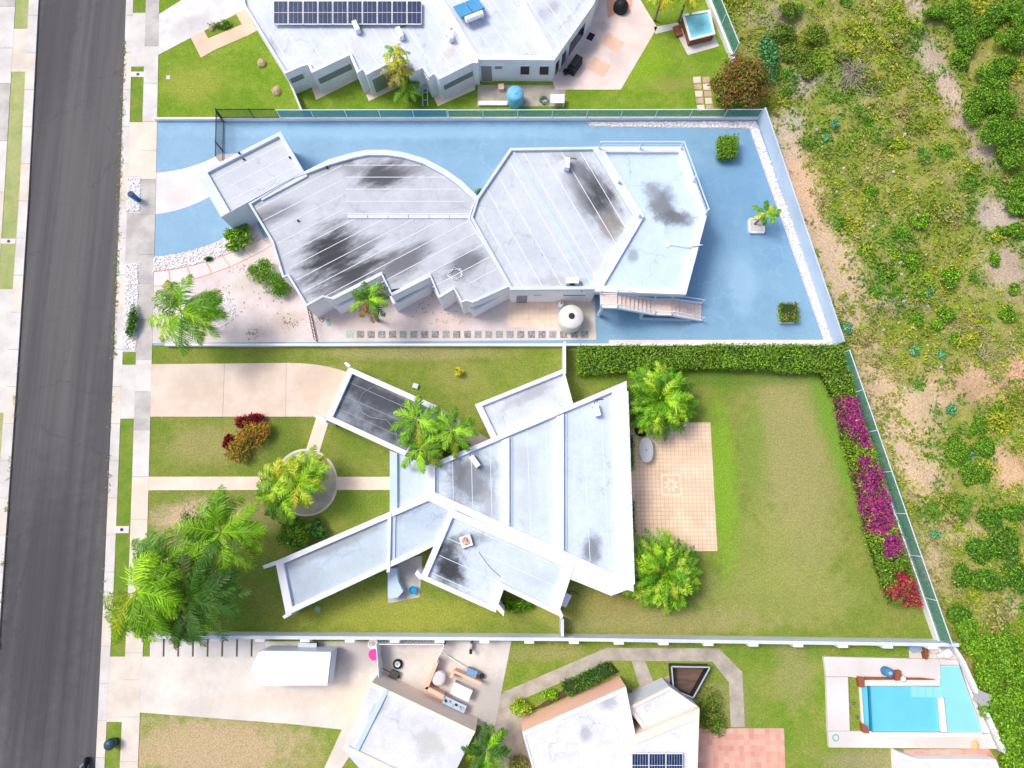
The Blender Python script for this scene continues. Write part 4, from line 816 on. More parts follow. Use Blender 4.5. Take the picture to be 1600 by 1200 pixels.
for k in range(17):
    x = 350+k*68; y = float(np.interp(x, [232, 480, 880, 1478], [988.5, 990, 992.5, 1001])); p = W(x, y, .1); obj('pilaster', MB().box((p.x, p.y-.16, -.03), .65, .26, 1.56, 0), WALLW, t)
bwall('white wall foot along the flowering hedge', [(1306, 552), (1461, 1001)], .2, .7, WALLW); fence('long green mesh fence behind the flowering hedge', [(1307, 556), (1460, 999)], .7, 2.1, 2.9, TEALF)
bwall('white wall beside the hot tub', [(1100, -60), (1105, 0), (1146, 101)], .3, .6, WALLW); fence('green mesh fence beside the hot tub', [(1098, -60), (1106, 0), (1143, 92)], .6, 2.0, 3, TEALF)
bwall('white wall running from the lawn to the top house bay', [(455, 130), (476, 182)], .12, 1.0, WALLW, 'garden_wall')
picket('thin rusty gate between the sand yard and the stepping stones', [(486, 487), (496, 534)], .12, 1.0, .25)
# ---------------------------------------------------------------- pool
pd = [(1287, 1026), (1420, 1029), (1495, 1031), (1558, 1170), (1296, 1168)]
dk = thing('swimming_pool', 'turquoise swimming pool with white deck in the lower right yard', 'swimming pool', W(1420, 1100, 0))
DECK = M('pool_deck', S(222, 216, 213), S(210, 203, 199), scale=.4, fine=.03, patches=[(1480, 1160, 50, 8, 0, S(206, 196, 184), .7)])
COPE = M('coping', S(240, 224, 214), S(232, 214, 204), fine=.03)
zd = .35
for p in ([(1287, 1026), (1420, 1029), (1468, 1030), (1470, 1062), (1362, 1062), (1325, 1057), (1291, 1057)], [(1291.2, 1057.6), (1325, 1057.6), (1328, 1142), (1293.7, 1142)], [(1293.8, 1142.6), (1362, 1142.6), (1363, 1146), (1535, 1147), (1547, 1146), (1558, 1170), (1296, 1168)], [(1468.6, 1030), (1495, 1031), (1499.5, 1039), (1469, 1039)], [(1495.8, 1031.5), (1547.5, 1145.4), (1536, 1145.4), (1500, 1039.6), (1499.9, 1039.2)]):
    obj('deck', MB().prism([tuple(v[:2]) for v in WP(p, zd)], 0, zd), DECK, dk)
WATER = bpy.data.materials.new('pool_water'); WATER.use_nodes = True
b_ = WATER.node_tree.nodes['Principled BSDF']; b_.inputs['Base Color'].default_value = (.75, .96, 1, 1); b_.inputs['Roughness'].default_value = .04; b_.inputs['IOR'].default_value = 1.33; b_.inputs['Transmission Weight'].default_value = 1
n = WATER.node_tree.nodes; l = WATER.node_tree.links; tn = n.new('ShaderNodeTexNoise'); tn.inputs['Scale'].default_value = 2.5; g_ = n.new('ShaderNodeNewGeometry'); l.new(g_.outputs['Position'], tn.inputs[0]); bp = n.new('ShaderNodeBump'); bp.inputs['Strength'].default_value = .15; l.new(tn.outputs[0], bp.inputs['Height']); l.new(bp.outputs[0], b_.inputs['Normal'])
tr = n.new('ShaderNodeBsdfTransparent'); tr.inputs[0].default_value = (.78, .96, 1, 1); gl = n.new('ShaderNodeBsdfGlossy'); gl.inputs['Roughness'].default_value = .05; fz = n.new('ShaderNodeFresnel'); fz.inputs[0].default_value = 1.33; l.new(bp.outputs[0], fz.inputs['Normal']); l.new(bp.outputs[0], gl.inputs['Normal'])
mx = n.new('ShaderNodeMixShader'); l.new(fz.outputs[0], mx.inputs[0]); l.new(tr.outputs[0], mx.inputs[1]); l.new(gl.outputs[0], mx.inputs[2]); l.new(mx.outputs[0], n['Material Output'].inputs[0])
PLAST = M('pool_plaster', S(176, 222, 230), S(186, 226, 232), scale=.6, fine=.03); PLAST2 = M('pool_shelf_plaster', S(236, 240, 240), S(230, 237, 239), scale=.5, fine=.03)
obj('basin_floor', MB().prism([tuple(v[:2]) for v in WP([(1344, 1072), (1469, 1072), (1471, 1144), (1349, 1144)], .14)], .1, .13), PLAST, dk)
obj('shelf', MB().prism([tuple(v[:2]) for v in WP([(1469.4, 1040), (1499, 1040), (1535, 1144.5), (1480.5, 1144.5), (1476, 1090), (1469.4, 1090)], .26)], .1, .26), PLAST2, dk)
for k in range(4): obj('step', MB().prism([tuple(v[:2]) for v in WP([(1424+k*11.2, 1072.6), (1434.7+k*11.2, 1072.6), (1435.2+k*11.2, 1089.5), (1424.5+k*11.2, 1089.5)], .2)], .1, .15+.028*k), PLAST2, dk)
obj('water', MB().prism([tuple(v[:2]) for v in WP([(1346, 1072.5), (1469, 1072.5), (1470, 1041), (1498.5, 1041), (1534.5, 1144), (1350, 1144)], .31)], .3, .31), WATER, dk)
for p in ([(1350, 1062.5), (1468.5, 1062.5), (1469, 1071.5), (1350, 1071.5)], [(1466.5, 1091), (1475, 1091), (1480, 1144), (1471, 1144)], [(1356, 1144.6), (1535, 1145.3), (1536, 1152), (1356, 1151)]):
    obj('coping', MB().prism([tuple(v[:2]) for v in WP(p, .42)], .05, .42), COPE, dk)
obj('weir', MB().prism([tuple(v[:2]) for v in WP([(1357.2, 1072.6), (1359.5, 1072.6), (1363.5, 1143.5), (1361, 1143.5)], .34)], .1, .34), M('weir_teal', S(40, 130, 160)), dk)
obj('spill_wall', MB().prism([tuple(v[:2]) for v in WP([(1343, 1072.6), (1346, 1072.6), (1350, 1131), (1347, 1131)], .36)], 0, .36), COPE, dk)
for p in ([(1341, 1057.8), (1351, 1058.5), (1351, 1074), (1343, 1074)], [(1347, 1130), (1356, 1136), (1358, 1146), (1349, 1145)]): obj('stone_pier', MB().prism([tuple(v[:2]) for v in WP(p, .6)], 0, .6), BROWN, dk)
obj('planter_wall', MB().prism([tuple(v[:2]) for v in WP([(1352, 1057.9), (1440, 1059.5), (1462, 1062), (1352, 1062)], .5)], 0, .5), BROWN, dk)
slab('planting_bed', [(1325.5, 1058), (1342, 1058), (1347, 1141.5), (1328.5, 1141.5)], LAWND, .2)
c = W(1387, 1050, .8); t = thing('barrel', 'round blue barrel beside the pool', 'barrel', (c.x, c.y, zd)); obj('drum', MB().lathe((c.x, c.y, zd-.005), [(.27, 0), (.31, .1), (.31, .7), (.27, .8)], 18), M('drum_blue', S(70, 130, 170)), t, True); obj('lid', MB().lathe((c.x, c.y, zd+.795), [(.12, 0), (.12, .04), (.08, .05)], 12), STEEL, t)
c = W(1402, 1055, .6); tag(obj('crate', MB().box((c.x, c.y, zd-.003), .5, .6, .4, .1), BROWN), 'brown wooden crate by the blue barrel', 'crate')
c = W(1411, 1061, .7); t = thing('pool_filter', 'small white pool filter on the deck edge', 'pool filter', (c.x, c.y, .42)); obj('tank', MB().lathe((c.x, c.y, .48), [(.12, 0), (.19, .06), (.19, .28), (.08, .4)], 14), WHITEM, t, True)
ac_unit('grey heat pump standing outside the pool wall', 1532, 1089, .1, 1.2, .8, .75, .85, M('heat_pump_grey', S(168, 166, 166)))
c = W(1525, 1165, .5); t = thing('pool_float', 'round orange and white float at the deck corner', 'pool float', (c.x, c.y, zd)); obj('ring', MB().lathe((c.x, c.y, zd-.002), [(.24, 0), (.29, .06), (.26, .12), (.08, .1)], 18), M('float_orange', S(226, 186, 128)), t, True)
c = W(1306, 1153, .4); t = thing('hose_reel', 'teal hose loop on the white deck corner', 'hose', (c.x, c.y, zd)); obj('loop', MB().tube([(c.x+.2*math.cos(k*.5), c.y+.2*math.sin(k*.5), zd+.02+.001*k) for k in range(22)], .025, 6), M('teal', S(60, 170, 165)), t)
bwall('white wall along the field side of the pool', [(1478, 1001), (1497, 1030), (1562, 1172)], .2, .7, WALLW, 'pool_wall')
slab('storage_pad', [(1420, 1008), (1485, 1007), (1494, 1030), (1421, 1029)], CONC, .14)
for i, (px, py, sx, sy, sz, mt, lb, nm, ct_) in enumerate([(1432, 1014, 1.0, .5, .2, M('kayak', S(150, 170, 196)), 'grey blue inflatable folded on the storage pad', 'inflatable', 'inflatable'), (1448, 1019, .25, 1.0, .5, BROWN, 'brown plank leaning block on the storage pad', 'plank', 'plank'),
      (1460, 1014, .9, .6, .3, COPE, 'beige cushion box on the storage pad', 'box', 'box'), (1481, 1021, .6, .6, .6, WHITEM, 'white plastic stool at the corner of the storage pad', 'stool', 'stool'), (1470, 1024, .5, .3, .3, WHITEM, 'small white carton on the storage pad', 'carton', 'carton')]):
    c = W(px, py, .14+sz); o = obj(nm, MB().prism([(c.x+sx/2*math.cos(a)*(1.15 if k % 2 else .95), c.y+sy/2*math.sin(a)*(1.1 if k % 2 else .9)) for k, a in enumerate([j*math.pi/4+.39 for j in range(8)])], .137, .14+sz), mt); tag(o, lb, ct_)
# ---------------------------------------------------------------- objects
# enclosed trailer
t = thing('trailer', 'white enclosed cargo trailer with pointed nose parked on the drive', 'trailer', W(460, 1030, .13)); zt = 2.25
top = [Vector(p[:2]) for p in WP([(404, 1019), (411, 1017), (517, 1019), (511, 1071), (404, 1071), (393, 1043)], zt)]
ctr = sum(top, Vector((0, 0)))/len(top)
TRW = M('trailer_white', S(240, 240, 244), S(232, 233, 238), rough=.4, fine=.02); TRS = M('trailer_side', S(206, 216, 222), rough=.4, fine=.02)
obj('body', MB().prism([tuple(p) for p in top], .55, zt-.03), TRS, t)
rf = obj('roof', MB().prism([tuple(ctr+(p-ctr)*1.004) for p in top], zt-.03, zt), TRW, t)
for x in (431, 461, 491): a, b = W(x, 1019, zt), W(x-2, 1070, zt); obj('roof_seam', MB().wall(a, b, .03, zt-.005, zt+.01), M('seam_trailer', S(206, 210, 218)), rf)
e0, e1 = top[2], top[3]; d = (e1-e0).normalized(); n_ = Vector((-d.y, d.x))
obj('rear_door', MB().wall(e0+d*.12+n_*.015, e1-d*.12+n_*.015, .03, .65, zt-.15), WALLB, t)
for f, py_ in ((.5, 0), (.62, 0)):
    for s, (a, b) in enumerate(((top[1], top[2]), (top[4], top[3]))):
        p = a+(b-a)*f; k = (p-ctr).normalized()*.12
        w = obj('wheel', MB().tube([(p.x, p.y+(.02 if s == 0 else -.2), .43), (p.x, p.y+(.22 if s == 0 else 0), .43)], .31, 16), BLACK, t)
a, b = top[1]+(top[2]-top[1])*.42, top[1]+(top[2]-top[1])*.7; obj('fender', MB().wall(a+Vector((0, .14)), b+Vector((0, .14)), .28, .8, .84), STEEL, t)
a, b = top[4]+(top[3]-top[4])*.42, top[4]+(top[3]-top[4])*.7; obj('fender', MB().wall(a-Vector((0, .14)), b-Vector((0, .14)), .28, .8, .84), STEEL, t)
p = top[5]; obj('tongue', MB().bar((p.x+.3, p.y, .5), (p.x-.35, p.y, .45), .1).bar((p.x-.3, p.y, .13), (p.x-.3, p.y, .6), .06), DARK, t)
def bin_(name, label, px, py, mat, r=.28, h=.9, z=.12, cat='bin'):
    c = W(px, py, z+h); t = thing(name, label, cat, (c.x, c.y, z)); obj('body', MB().lathe((c.x, c.y, z-.005), [(r*.82, 0), (r, h*.92), (r*1.06, h*.93), (r*1.06, h)], 18), mat, t, True)
    obj('rim', MB().lathe((c.x, c.y, z+h-.002), [(r*.8, 0), (r*.8, .01)], 16), DARK, t); return t
bin_('rubbish_bin', 'tall bright blue bin on the white pebble verge', 204, 303, M('bin_blue', S(30, 110, 190), S(24, 98, 176), rough=.4), .24, 1.1)
c = W(172, 1163, .7); t = thing('rubbish_bin', 'dark rounded bin on the grass verge at the lower left', 'bin', (c.x, c.y, .11)); obj('body', MB().lathe((c.x, c.y, .105), [(.26, 0), (.36, .5), (.34, .75)], 18), M('bin_dark', S(40, 62, 78), rough=.4), t, True); obj('lid', MB().lathe((c.x, c.y, .85), [(.36, 0), (.3, .1), (.12, .16)], 18), M('bin_lid', S(52, 78, 94), rough=.35), t, True)
# motorcycle at the bottom edge
c = W(131, 1196, .5); t = thing('motorcycle', 'dark motorcycle with white mirror parked by the kerb at the bottom', 'motorcycle', (c.x, c.y, 0))
for s in (-.65, .65): w = obj('wheel', MB().tube([(c.x+.02*s-.06, c.y+s-.5, .3), (c.x+.02*s+.06, c.y+s-.5, .3)], .3, 16), BLACK, t)
obj('frame', MB().bar((c.x, c.y-1.1, .35), (c.x, c.y+.1, .4), .2, .35), DARK, t); obj('seat', MB().box((c.x, c.y-.85, .6), .28, .7, .14), BLACK, t); obj('tank', MB().lathe((c.x, c.y-.3, .55), [(.12, 0), (.2, .15), (.1, .28)], 12), M('moto_white', S(214, 220, 224), rough=.3), t, True)
obj('handlebar', MB().tube([(c.x-.38, c.y-.1, .95), (c.x-.15, c.y+.05, .92), (c.x+.15, c.y+.05, .92), (c.x+.38, c.y-.1, .95)], .02, 6), DARK, t); obj('fork', MB().bar((c.x, c.y+.05, .92), (c.x, c.y+.15, .3), .09), STEEL, t)
# hot tub
t = thing('hot_tub', 'square hot tub with brown skirt and turquoise water in the top yard', 'hot tub', W(1092, 55, .12)); zt = .95
Q = [Vector(p[:2]) for p in WP([(1066, 22), (1109, 15), (1118, 53), (1078, 63)], zt)]; cq = sum(Q, Vector((0, 0)))/4
slab('tub_pad', [(1057, 52), (1075, 86), (1124, 72), (1112, 45), (1070, 40)], CONCW, .125)
obj('skirt', MB().prism([tuple(cq+(p-cq)*.95) for p in Q], .12, zt-.1), BROWN, t)
I4 = [cq+(p-cq)*.84 for p in Q]
for i in range(4): obj('rim', MB().prism([tuple(Q[i]), tuple(Q[(i+1) % 4]), tuple(I4[(i+1) % 4]), tuple(I4[i])], zt-.1, zt), WHITEM, t)
obj('shell_floor', MB().prism([tuple(p) for p in I4], zt-.1, zt-.085), M('tub_shell', S(210, 236, 234), S(232, 244, 242), scale=2, fine=.04), t); obj('water', MB().prism([tuple(p) for p in I4], zt-.06, zt-.05), WATER, t)
c = W(1060, 46, .45); obj('tub_step', MB().box((c.x, c.y, .11), .55, .9, .22, .3), BROWN, t)
# water tank etc. behind the top house
c = W(805, 143, 1.5); t = thing('water_tank', 'round pale blue water tank behind the top house', 'water tank', (c.x, c.y, .12)); TNK = M('tank_blue', S(120, 190, 220), S(106, 178, 212), rough=.5)
obj('shell', MB().lathe((c.x, c.y, .118), [(.64, 0), (.66, .1), (.66, 1.15), (.6, 1.25), (.25, 1.38), (.2, 1.38)], 28), TNK, t, True); obj('lid', MB().lathe((c.x, c.y, 1.49), [(.22, 0), (.22, .06), (.1, .08)], 14), TNK, t)
for k in range(4): a = k*1.57+.4; obj('rib', MB().bar((c.x+.3*math.cos(a), c.y+.3*math.sin(a), 1.47), (c.x+.58*math.cos(a), c.y+.58*math.sin(a), 1.39), .06), TNK, t)
c = W(871, 154, .8); t = thing('work_table', 'white utility table beside the green hose', 'table', (c.x, c.y, .12)); obj('top', MB().box((c.x, c.y, .75), 1.1, .75, .05), WHITEM, t)
for sx in (-.48, .48):
    for sy in (-.3, .3): obj('leg', MB().bar((c.x+sx, c.y+sy, .115), (c.x+sx, c.y+sy, .76), .05), WHITEM, t)
c = W(850, 156, .3); t = thing('hose_coil', 'tangled green garden hose beside the white table', 'hose', (c.x, c.y, .12)); obj('coil', MB().tube([(c.x+(.3+.08*math.sin(k*2.3))*math.cos(k*.55), c.y+(.3+.06*math.cos(k*1.3))*math.sin(k*.55), .14+.006*k) for k in range(46)], .025, 6), M('hose_green', S(60, 130, 100)), t)
c = W(783, 136, .4); tag(obj('planter_box', MB().box((c.x, c.y, .115), .4, .4, .35, .1).box((c.x, c.y, .46), .46, .46, .05, .1), SALM), 'small salmon planter box on the service pad', 'planter')
c = W(770, 161, .3); tag(obj('low_ledge', MB().box((c.x, c.y, .09), 2.2, .3, .2).box((c.x, c.y, .29), 2.3, .36, .04), WALLW), 'long white ledge in front of the service pad', 'ledge')
c = W(664, 145, .5); tag(obj('ladder', MB().bar((c.x-.2, c.y-.9, .12), (c.x-.15, c.y+.9, 1.0), .07).bar((c.x+.2, c.y-.9, .12), (c.x+.2, c.y+.9, 1.0), .07).bar((c.x-.2, c.y-.5, .3), (c.x+.2, c.y-.5, .3), .06).bar((c.x-.2, c.y, .56), (c.x+.2, c.y, .56), .06).bar((c.x-.2, c.y+.5, .8), (c.x+.2, c.y+.5, .8), .06), STEEL), 'pale aluminium ladder leaning beside the palm at the top house', 'ladder')
# barbecue and patio pieces
c = W(899, 96, 1.0); t = thing('barbecue', 'barbecue under a black cover on the pink patio', 'barbecue', (c.x, c.y, .13)); obj('cover', MB().box((c.x, c.y, .125), 1.35, .62, .8, 1.0).box((c.x, c.y, .92), 1.0, .5, .18, 1.0), BLACK, t)
c = W(923, 57, .15); tag(obj('door_mat', MB().box((c.x, c.y, .124), .5, .65, .03, -.5), BLACK), 'small black mat on the pink patio', 'mat')
c = W(972, 2, 1.0); t = thing('covered_machine', 'covered black machine at the top edge of the patio', 'machine', (c.x, c.y, .13)); obj('cover', MB().lathe((c.x, c.y, .128), [(.6, 0), (.62, .4), (.4, .8), (.15, .9)], 12), BLACK, t, True)
c = W(884, 112, .4); t = thing('plant_pot', 'dark pot behind the covered barbecue', 'pot', (c.x, c.y, .13)); obj('bowl', MB().lathe((c.x, c.y, .124), [(.15, 0), (.24, .35), (.22, .38), (.15, .3)], 12), DARK, t)
for (px, py, lb) in ((408, 97, 'upper tan boulder beside the top house wall'), (431, 141, 'lower tan boulder beside the top house wall'), (330, 43, 'pale boulder left in the narrow flower bed'), (347, 39, 'pale boulder right in the narrow flower bed')):
    c = W(px, py, .3); m_ = MB(); r = .42 if px > 400 else .25
    vs_ = [(c.x+r*random.uniform(.8, 1.15)*math.cos(k*1.047)*q, c.y+r*random.uniform(.8, 1.15)*math.sin(k*1.047)*q, zz) for zz, q in ((.08, 1), (.3, .95), (.45, .5)) for k in range(6)]
    m_.add(vs_, [(k, (k+1) % 6, 6+(k+1) % 6, 6+k) for k in range(6)]+[(6+k, 6+(k+1) % 6, 12+(k+1) % 6, 12+k) for k in range(6)]+[tuple(range(12, 18))]); tag(obj('boulder', m_, STONE), lb, 'boulder', 'garden boulders')
# glass patio table
c = W(1010, 703, .85); t = thing('patio_table', 'oval glass patio table on the tiled patio', 'table', (c.x, c.y, .13)); GT = sheer('table_glass', S(190, 196, 200), .75)
el = [(c.x+.47*math.cos(a)*(abs(math.cos(a))**-.15 if abs(math.cos(a)) > .05 else 1), c.y+.88*math.sin(a)) for a in [k*math.pi/14 for k in range(28)]]
obj('glass_top', MB().prism(el, .83, .85), GT, t)
fr = MB(); fr.tube([(x, y, .84) for x, y in el]+[(el[0][0], el[0][1], .84)], .025, 6); obj('frame', fr, STEEL, t)
for sx, sy in ((-.4, -.55), (.4, -.55), (-.4, .55), (.4, .55)): obj('leg', MB().bar((c.x+sx*.85, c.y+sy, .125), (c.x, c.y+sy*.45, .83), .04), WHITEM, t)
obj('umbrella_hole', MB().lathe((c.x, c.y, .845), [(.05, 0), (.05, .03)], 8), DARK, t)
c = W(1069, 663, .9); t = thing('patio_lamp', 'small white round lamp at the edge of the tiled patio', 'lamp', (c.x, c.y, .13)); obj('post', MB().tube([(c.x, c.y, .12), (c.x, c.y, .75)], .03, 8), WHITEM, t); obj('globe', MB().lathe((c.x, c.y, .74), [(.06, 0), (.15, .08), (.17, .17), (.1, .28), (.03, .31)], 14), WHITEM, t, True)
c = W(1002, 672, .5); t = thing('plant_pot', 'large black pot under the upper round palm', 'pot', (c.x, c.y, .13)); obj('bowl', MB().lathe((c.x, c.y, .124), [(.3, 0), (.46, .4), (.5, .45), (.42, .45), (.35, .35)], 18), BLACK, t)
c = W(649, 603, .3); tag(obj('utility_box', MB().box((c.x, c.y, .09), .36, .32, .22, -.3).box((c.x, c.y, .31), .4, .36, .03, -.3), WALLB), 'pale blue utility box on the lawn beside the carport', 'utility box'); c = W(496, 952, .3); tag(obj('utility_box', MB().box((c.x, c.y, .09), .36, .32, .12, -.3).box((c.x, c.y, .21), .4, .36, .03, -.3), M('green_lid', S(140, 170, 156))), 'greenish valve box on the lawn below the lower left wing', 'utility box')
c = W(513, 505, .13); tag(obj('utility_box', MB().box((c.x, c.y, .1), .25, .4, .05, .3).box((c.x, c.y, .15), .2, .35, .01, .3), M('teal_lid', S(140, 196, 184))), 'teal valve cover in the sand yard', 'utility box'); c = W(263, 121, .13); tag(obj('utility_box', MB().box((c.x, c.y, .09), .32, .32, .05).box((c.x, c.y, .14), .26, .26, .01), WHITEC), 'white square valve cover on the top lawn', 'utility box')
# pots on the blue yard: square white planters
def planter(px, py, label, s=.75):
    c = W(px, py, .3); t = thing('planter', label, 'planter', (c.x, c.y, .11)); 
    for dx, dy, w, h in ((0, -s/2, s, .1), (0, s/2, s, .1), (-s/2, 0, .1, s-.1), (s/2, 0, .1, s-.1)): obj('side', MB().box((c.x+dx, c.y+dy, .1), w, h, .3), WALLW, t)
    obj('soil', MB().box((c.x, c.y, .1), s-.1, s-.1, .24), PEBG, t); return c
planter(1139, 234, 'white square planter under the clipped green bush'); planter(1182, 353, 'white square planter under the small palm', 1.1); planter(1229, 494, 'white square planter under the reddish bush', 1.0)
# yard clutter at the bottom drive
c = W(584, 1023, .5); t = thing('toy_tub', 'bright pink plastic tub on the lower drive', 'tub', (c.x, c.y, .13)); obj('bowl', MB().lathe((c.x, c.y, .125), [(.25, 0), (.36, .3), (.38, .34), (.3, .32), (.1, .3)], 18), M('pink', S(240, 70, 160)), t, True)
c = W(583, 1006, .3); t = thing('white_tub', 'white round tub behind the pink one', 'tub', (c.x, c.y, .13)); obj('bowl', MB().lathe((c.x, c.y, .125), [(.25, 0), (.36, .25), (.3, .25), (.2, .1)], 18), WHITEM, t); obj('contents', MB().lathe((c.x, c.y, .24), [(.16, 0), (.16, .02)], 10), STONE, t)
c = W(621, 1038, .35); t = thing('spare_wheel', 'spare wheel with pale rim lying on the lower drive', 'wheel', (c.x, c.y, .13)); obj('tyre', MB().lathe((c.x, c.y, .125), [(.2, 0), (.32, .04), (.34, .12), (.32, .2), (.2, .22)], 22), BLACK, t, True); obj('rim', MB().lathe((c.x, c.y, .35), [(.2, 0), (.19, .02), (.05, .0)], 16), STEEL, t)
c = W(614, 1053, .4); t = thing('garden_cart', 'dark garden cart beside the spare wheel', 'cart', (c.x, c.y, .13)); obj('tray', MB().box((c.x+.1, c.y, .3), .6, .45, .25, -.4), M('cart', S(82, 82, 76)), t); obj('handle', MB().bar((c.x-.15, c.y+.1, .4), (c.x-.7, c.y+.45, .75), .04), DARK, t); obj('leg', MB().bar((c.x-.1, c.y-.1, .12), (c.x-.1, c.y-.1, .35), .05), DARK, t); obj('wheel', MB().tube([(c.x+.3, c.y-.2, .24), (c.x+.36, c.y-.3, .24)], .13, 12), BLACK, t)
fence('pale striped screen gate across the lower drive', [(594, 1001), (598, 1052)], .13, 1.5, 1.2, sheer('screen_white', S(220, 232, 236), .8))
# outdoor kitchen
t = thing('outdoor_kitchen', 'salmon L-shaped outdoor kitchen counter behind the garage', 'counter', W(690, 1075, .13))
for p in ([(682, 1030), (686, 1033), (668, 1078), (662, 1075)], [(662, 1076), (668, 1072.5), (694, 1086), (691, 1092)]): obj('counter', MB().prism([tuple(v[:2]) for v in WP(p, 1.1)], .12, 1.1), PEACH, t)
t = thing('serving_counter', 'salmon angled serving counter beside the drum', 'counter', W(730, 1060, .13)); 
for p in ([(707, 1050), (711, 1048), (752, 1066), (750, 1071)], [(702, 1058), (705.5, 1060), (710.5, 1051.6), (707, 1050.5)]): obj('counter', MB().prism([tuple(v[:2]) for v in WP(p, 1.1)], .12, 1.1), PEACH, t)
fence('dotted white rail fence beside the outdoor kitchen', [(598, 1001), (697, 1001.5), (684, 1028)], .13, 1.3, .22, None, 'rail_fence', .05, WHITEM)
c = W(685, 1061, 1.0); t = thing('drum', 'round white drum beside the salmon counter', 'drum', (c.x, c.y, .13)); obj('shell', MB().lathe((c.x, c.y, .125), [(.42, 0), (.46, .1), (.46, .8), (.4, .88)], 24), WHITEM, t, True); obj('lid', MB().lathe((c.x, c.y, 1.0), [(.4, 0), (.3, .05), (.05, .08)], 20), WHITEC, t)
c = W(721, 1081, .9); t = thing('chest_freezer', 'white chest freezer in the back corner of the lower drive', 'freezer', (c.x, c.y, .13)); obj('cabinet', MB().box((c.x, c.y, .125), 1.3, .75, .75, -.42), WALLG, t); obj('lid', MB().box((c.x, c.y, .875), 1.34, .79, .07, -.42), WHITEM, t)
c = W(708, 1100, .9); t = thing('workbench', 'pale blue cluttered workbench along the garage wall', 'workbench', (c.x, c.y, .13)); A = W(693, 1093, .85); B = W(727, 1109, .85); obj('bench_top', MB().wall(A, B, .5, .8, .86), WALLB, t)
for f in (.08, .92): q = A+(B-A)*f; obj('leg', MB().bar((q.x, q.y, .125), (q.x, q.y, .8), .08), STEEL, t)
for k in range(6): q = A+(B-A)*(.12+.15*k); obj('tool', MB().box((q.x+random.uniform(-.05, .05), q.y+random.uniform(-.1, .1), .858), .12, .18, random.uniform(.06, .2), random.uniform(0, 3)), (DARK, STEEL, DRIVD)[k % 3], t)
c = W(736, 1010, .6); t = thing('exercise_bike', 'grey exercise machine against the long wall', 'machine', (c.x, c.y, .13)); obj('base', MB().bar((c.x-.1, c.y-.45, .17), (c.x+.1, c.y+.45, .17), .1), DARK, t); obj('wheel', MB().tube([(c.x-.05, c.y, .4), (c.x+.07, c.y, .4)], .26, 14), STEEL, t); obj('mast', MB().bar((c.x, c.y+.2, .2), (c.x, c.y+.35, 1.1), .07), DARK, t); obj('seat', MB().box((c.x, c.y-.3, .8), .2, .3, .07).box((c.x, c.y-.3, .18), .05, .05, .62), BLACK, t)
c = W(737, 1052, .9); t = thing('blue_grill', 'blue grill with pipes behind the serving counter', 'grill', (c.x, c.y, .13)); obj('body', MB().box((c.x, c.y, .5), .7, .5, .4, -.4), M('grill_blue', S(120, 156, 190)), t); obj('stand', MB().box((c.x, c.y, .12), .5, .35, .39, -.4), DARK, t); obj('pipe', MB().tube([(c.x+.5, c.y-.2, .4), (c.x-.4, c.y+.25, .6), (c.x-1.9, c.y+1.1, .2)], .04, 6), STEEL, t); obj('burner', MB().lathe((c.x+.7, c.y-.3, .12), [(.14, 0), (.17, .3), (.1, .45)], 12), DARK, t)
# triangular pen
t = thing('triangular_pen', 'triangular dark fenced pen beside the bent garden path', 'pen', W(1080, 1060, .12)); tri = [W(1045, 1037, .1), W(1104, 1038, .1), W(1078, 1085, .1), W(1048, 1072, .1)]
obj('pen_floor', MB().prism([tuple(p[:2]) for p in tri], .08, .118), M('pen_boards', S(120, 96, 84), S(96, 78, 70), stretch=(1, 6, 0)), t)
for a, b in zip(tri, tri[1:]+tri[:1]): obj('side_panel', MB().wall(a, b, .08, .09, .9), DARK, t); obj('rail', MB().bar((a.x, a.y, .92), (b.x, b.y, .92), .08), STEEL, t)
c = W(952, 1170, .2)
c = W(977, 1096, 1.0); t = thing('bicycle', 'dark bicycle leaning in the recess of the bottom house', 'bicycle', (c.x, c.y, .12))
for s in (-.5, .5): obj('wheel', MB().tube([(c.x+s*.4+.36*math.cos(k*.45), c.y+s+.05*math.sin(k), .45+.33*math.sin(k*.45)) for k in range(15)], .025, 5), DARK, t)
obj('frame', MB().bar((c.x-.2, c.y-.5, .45), (c.x, c.y, .8), .04).bar((c.x, c.y, .8), (c.x+.2, c.y+.5, .45), .04).bar((c.x-.1, c.y-.2, .4), (c.x+.1, c.y+.25, .85), .04), DARK, t); obj('saddle', MB().box((c.x-.05, c.y-.1, .85), .12, .25, .06), BLACK, t)
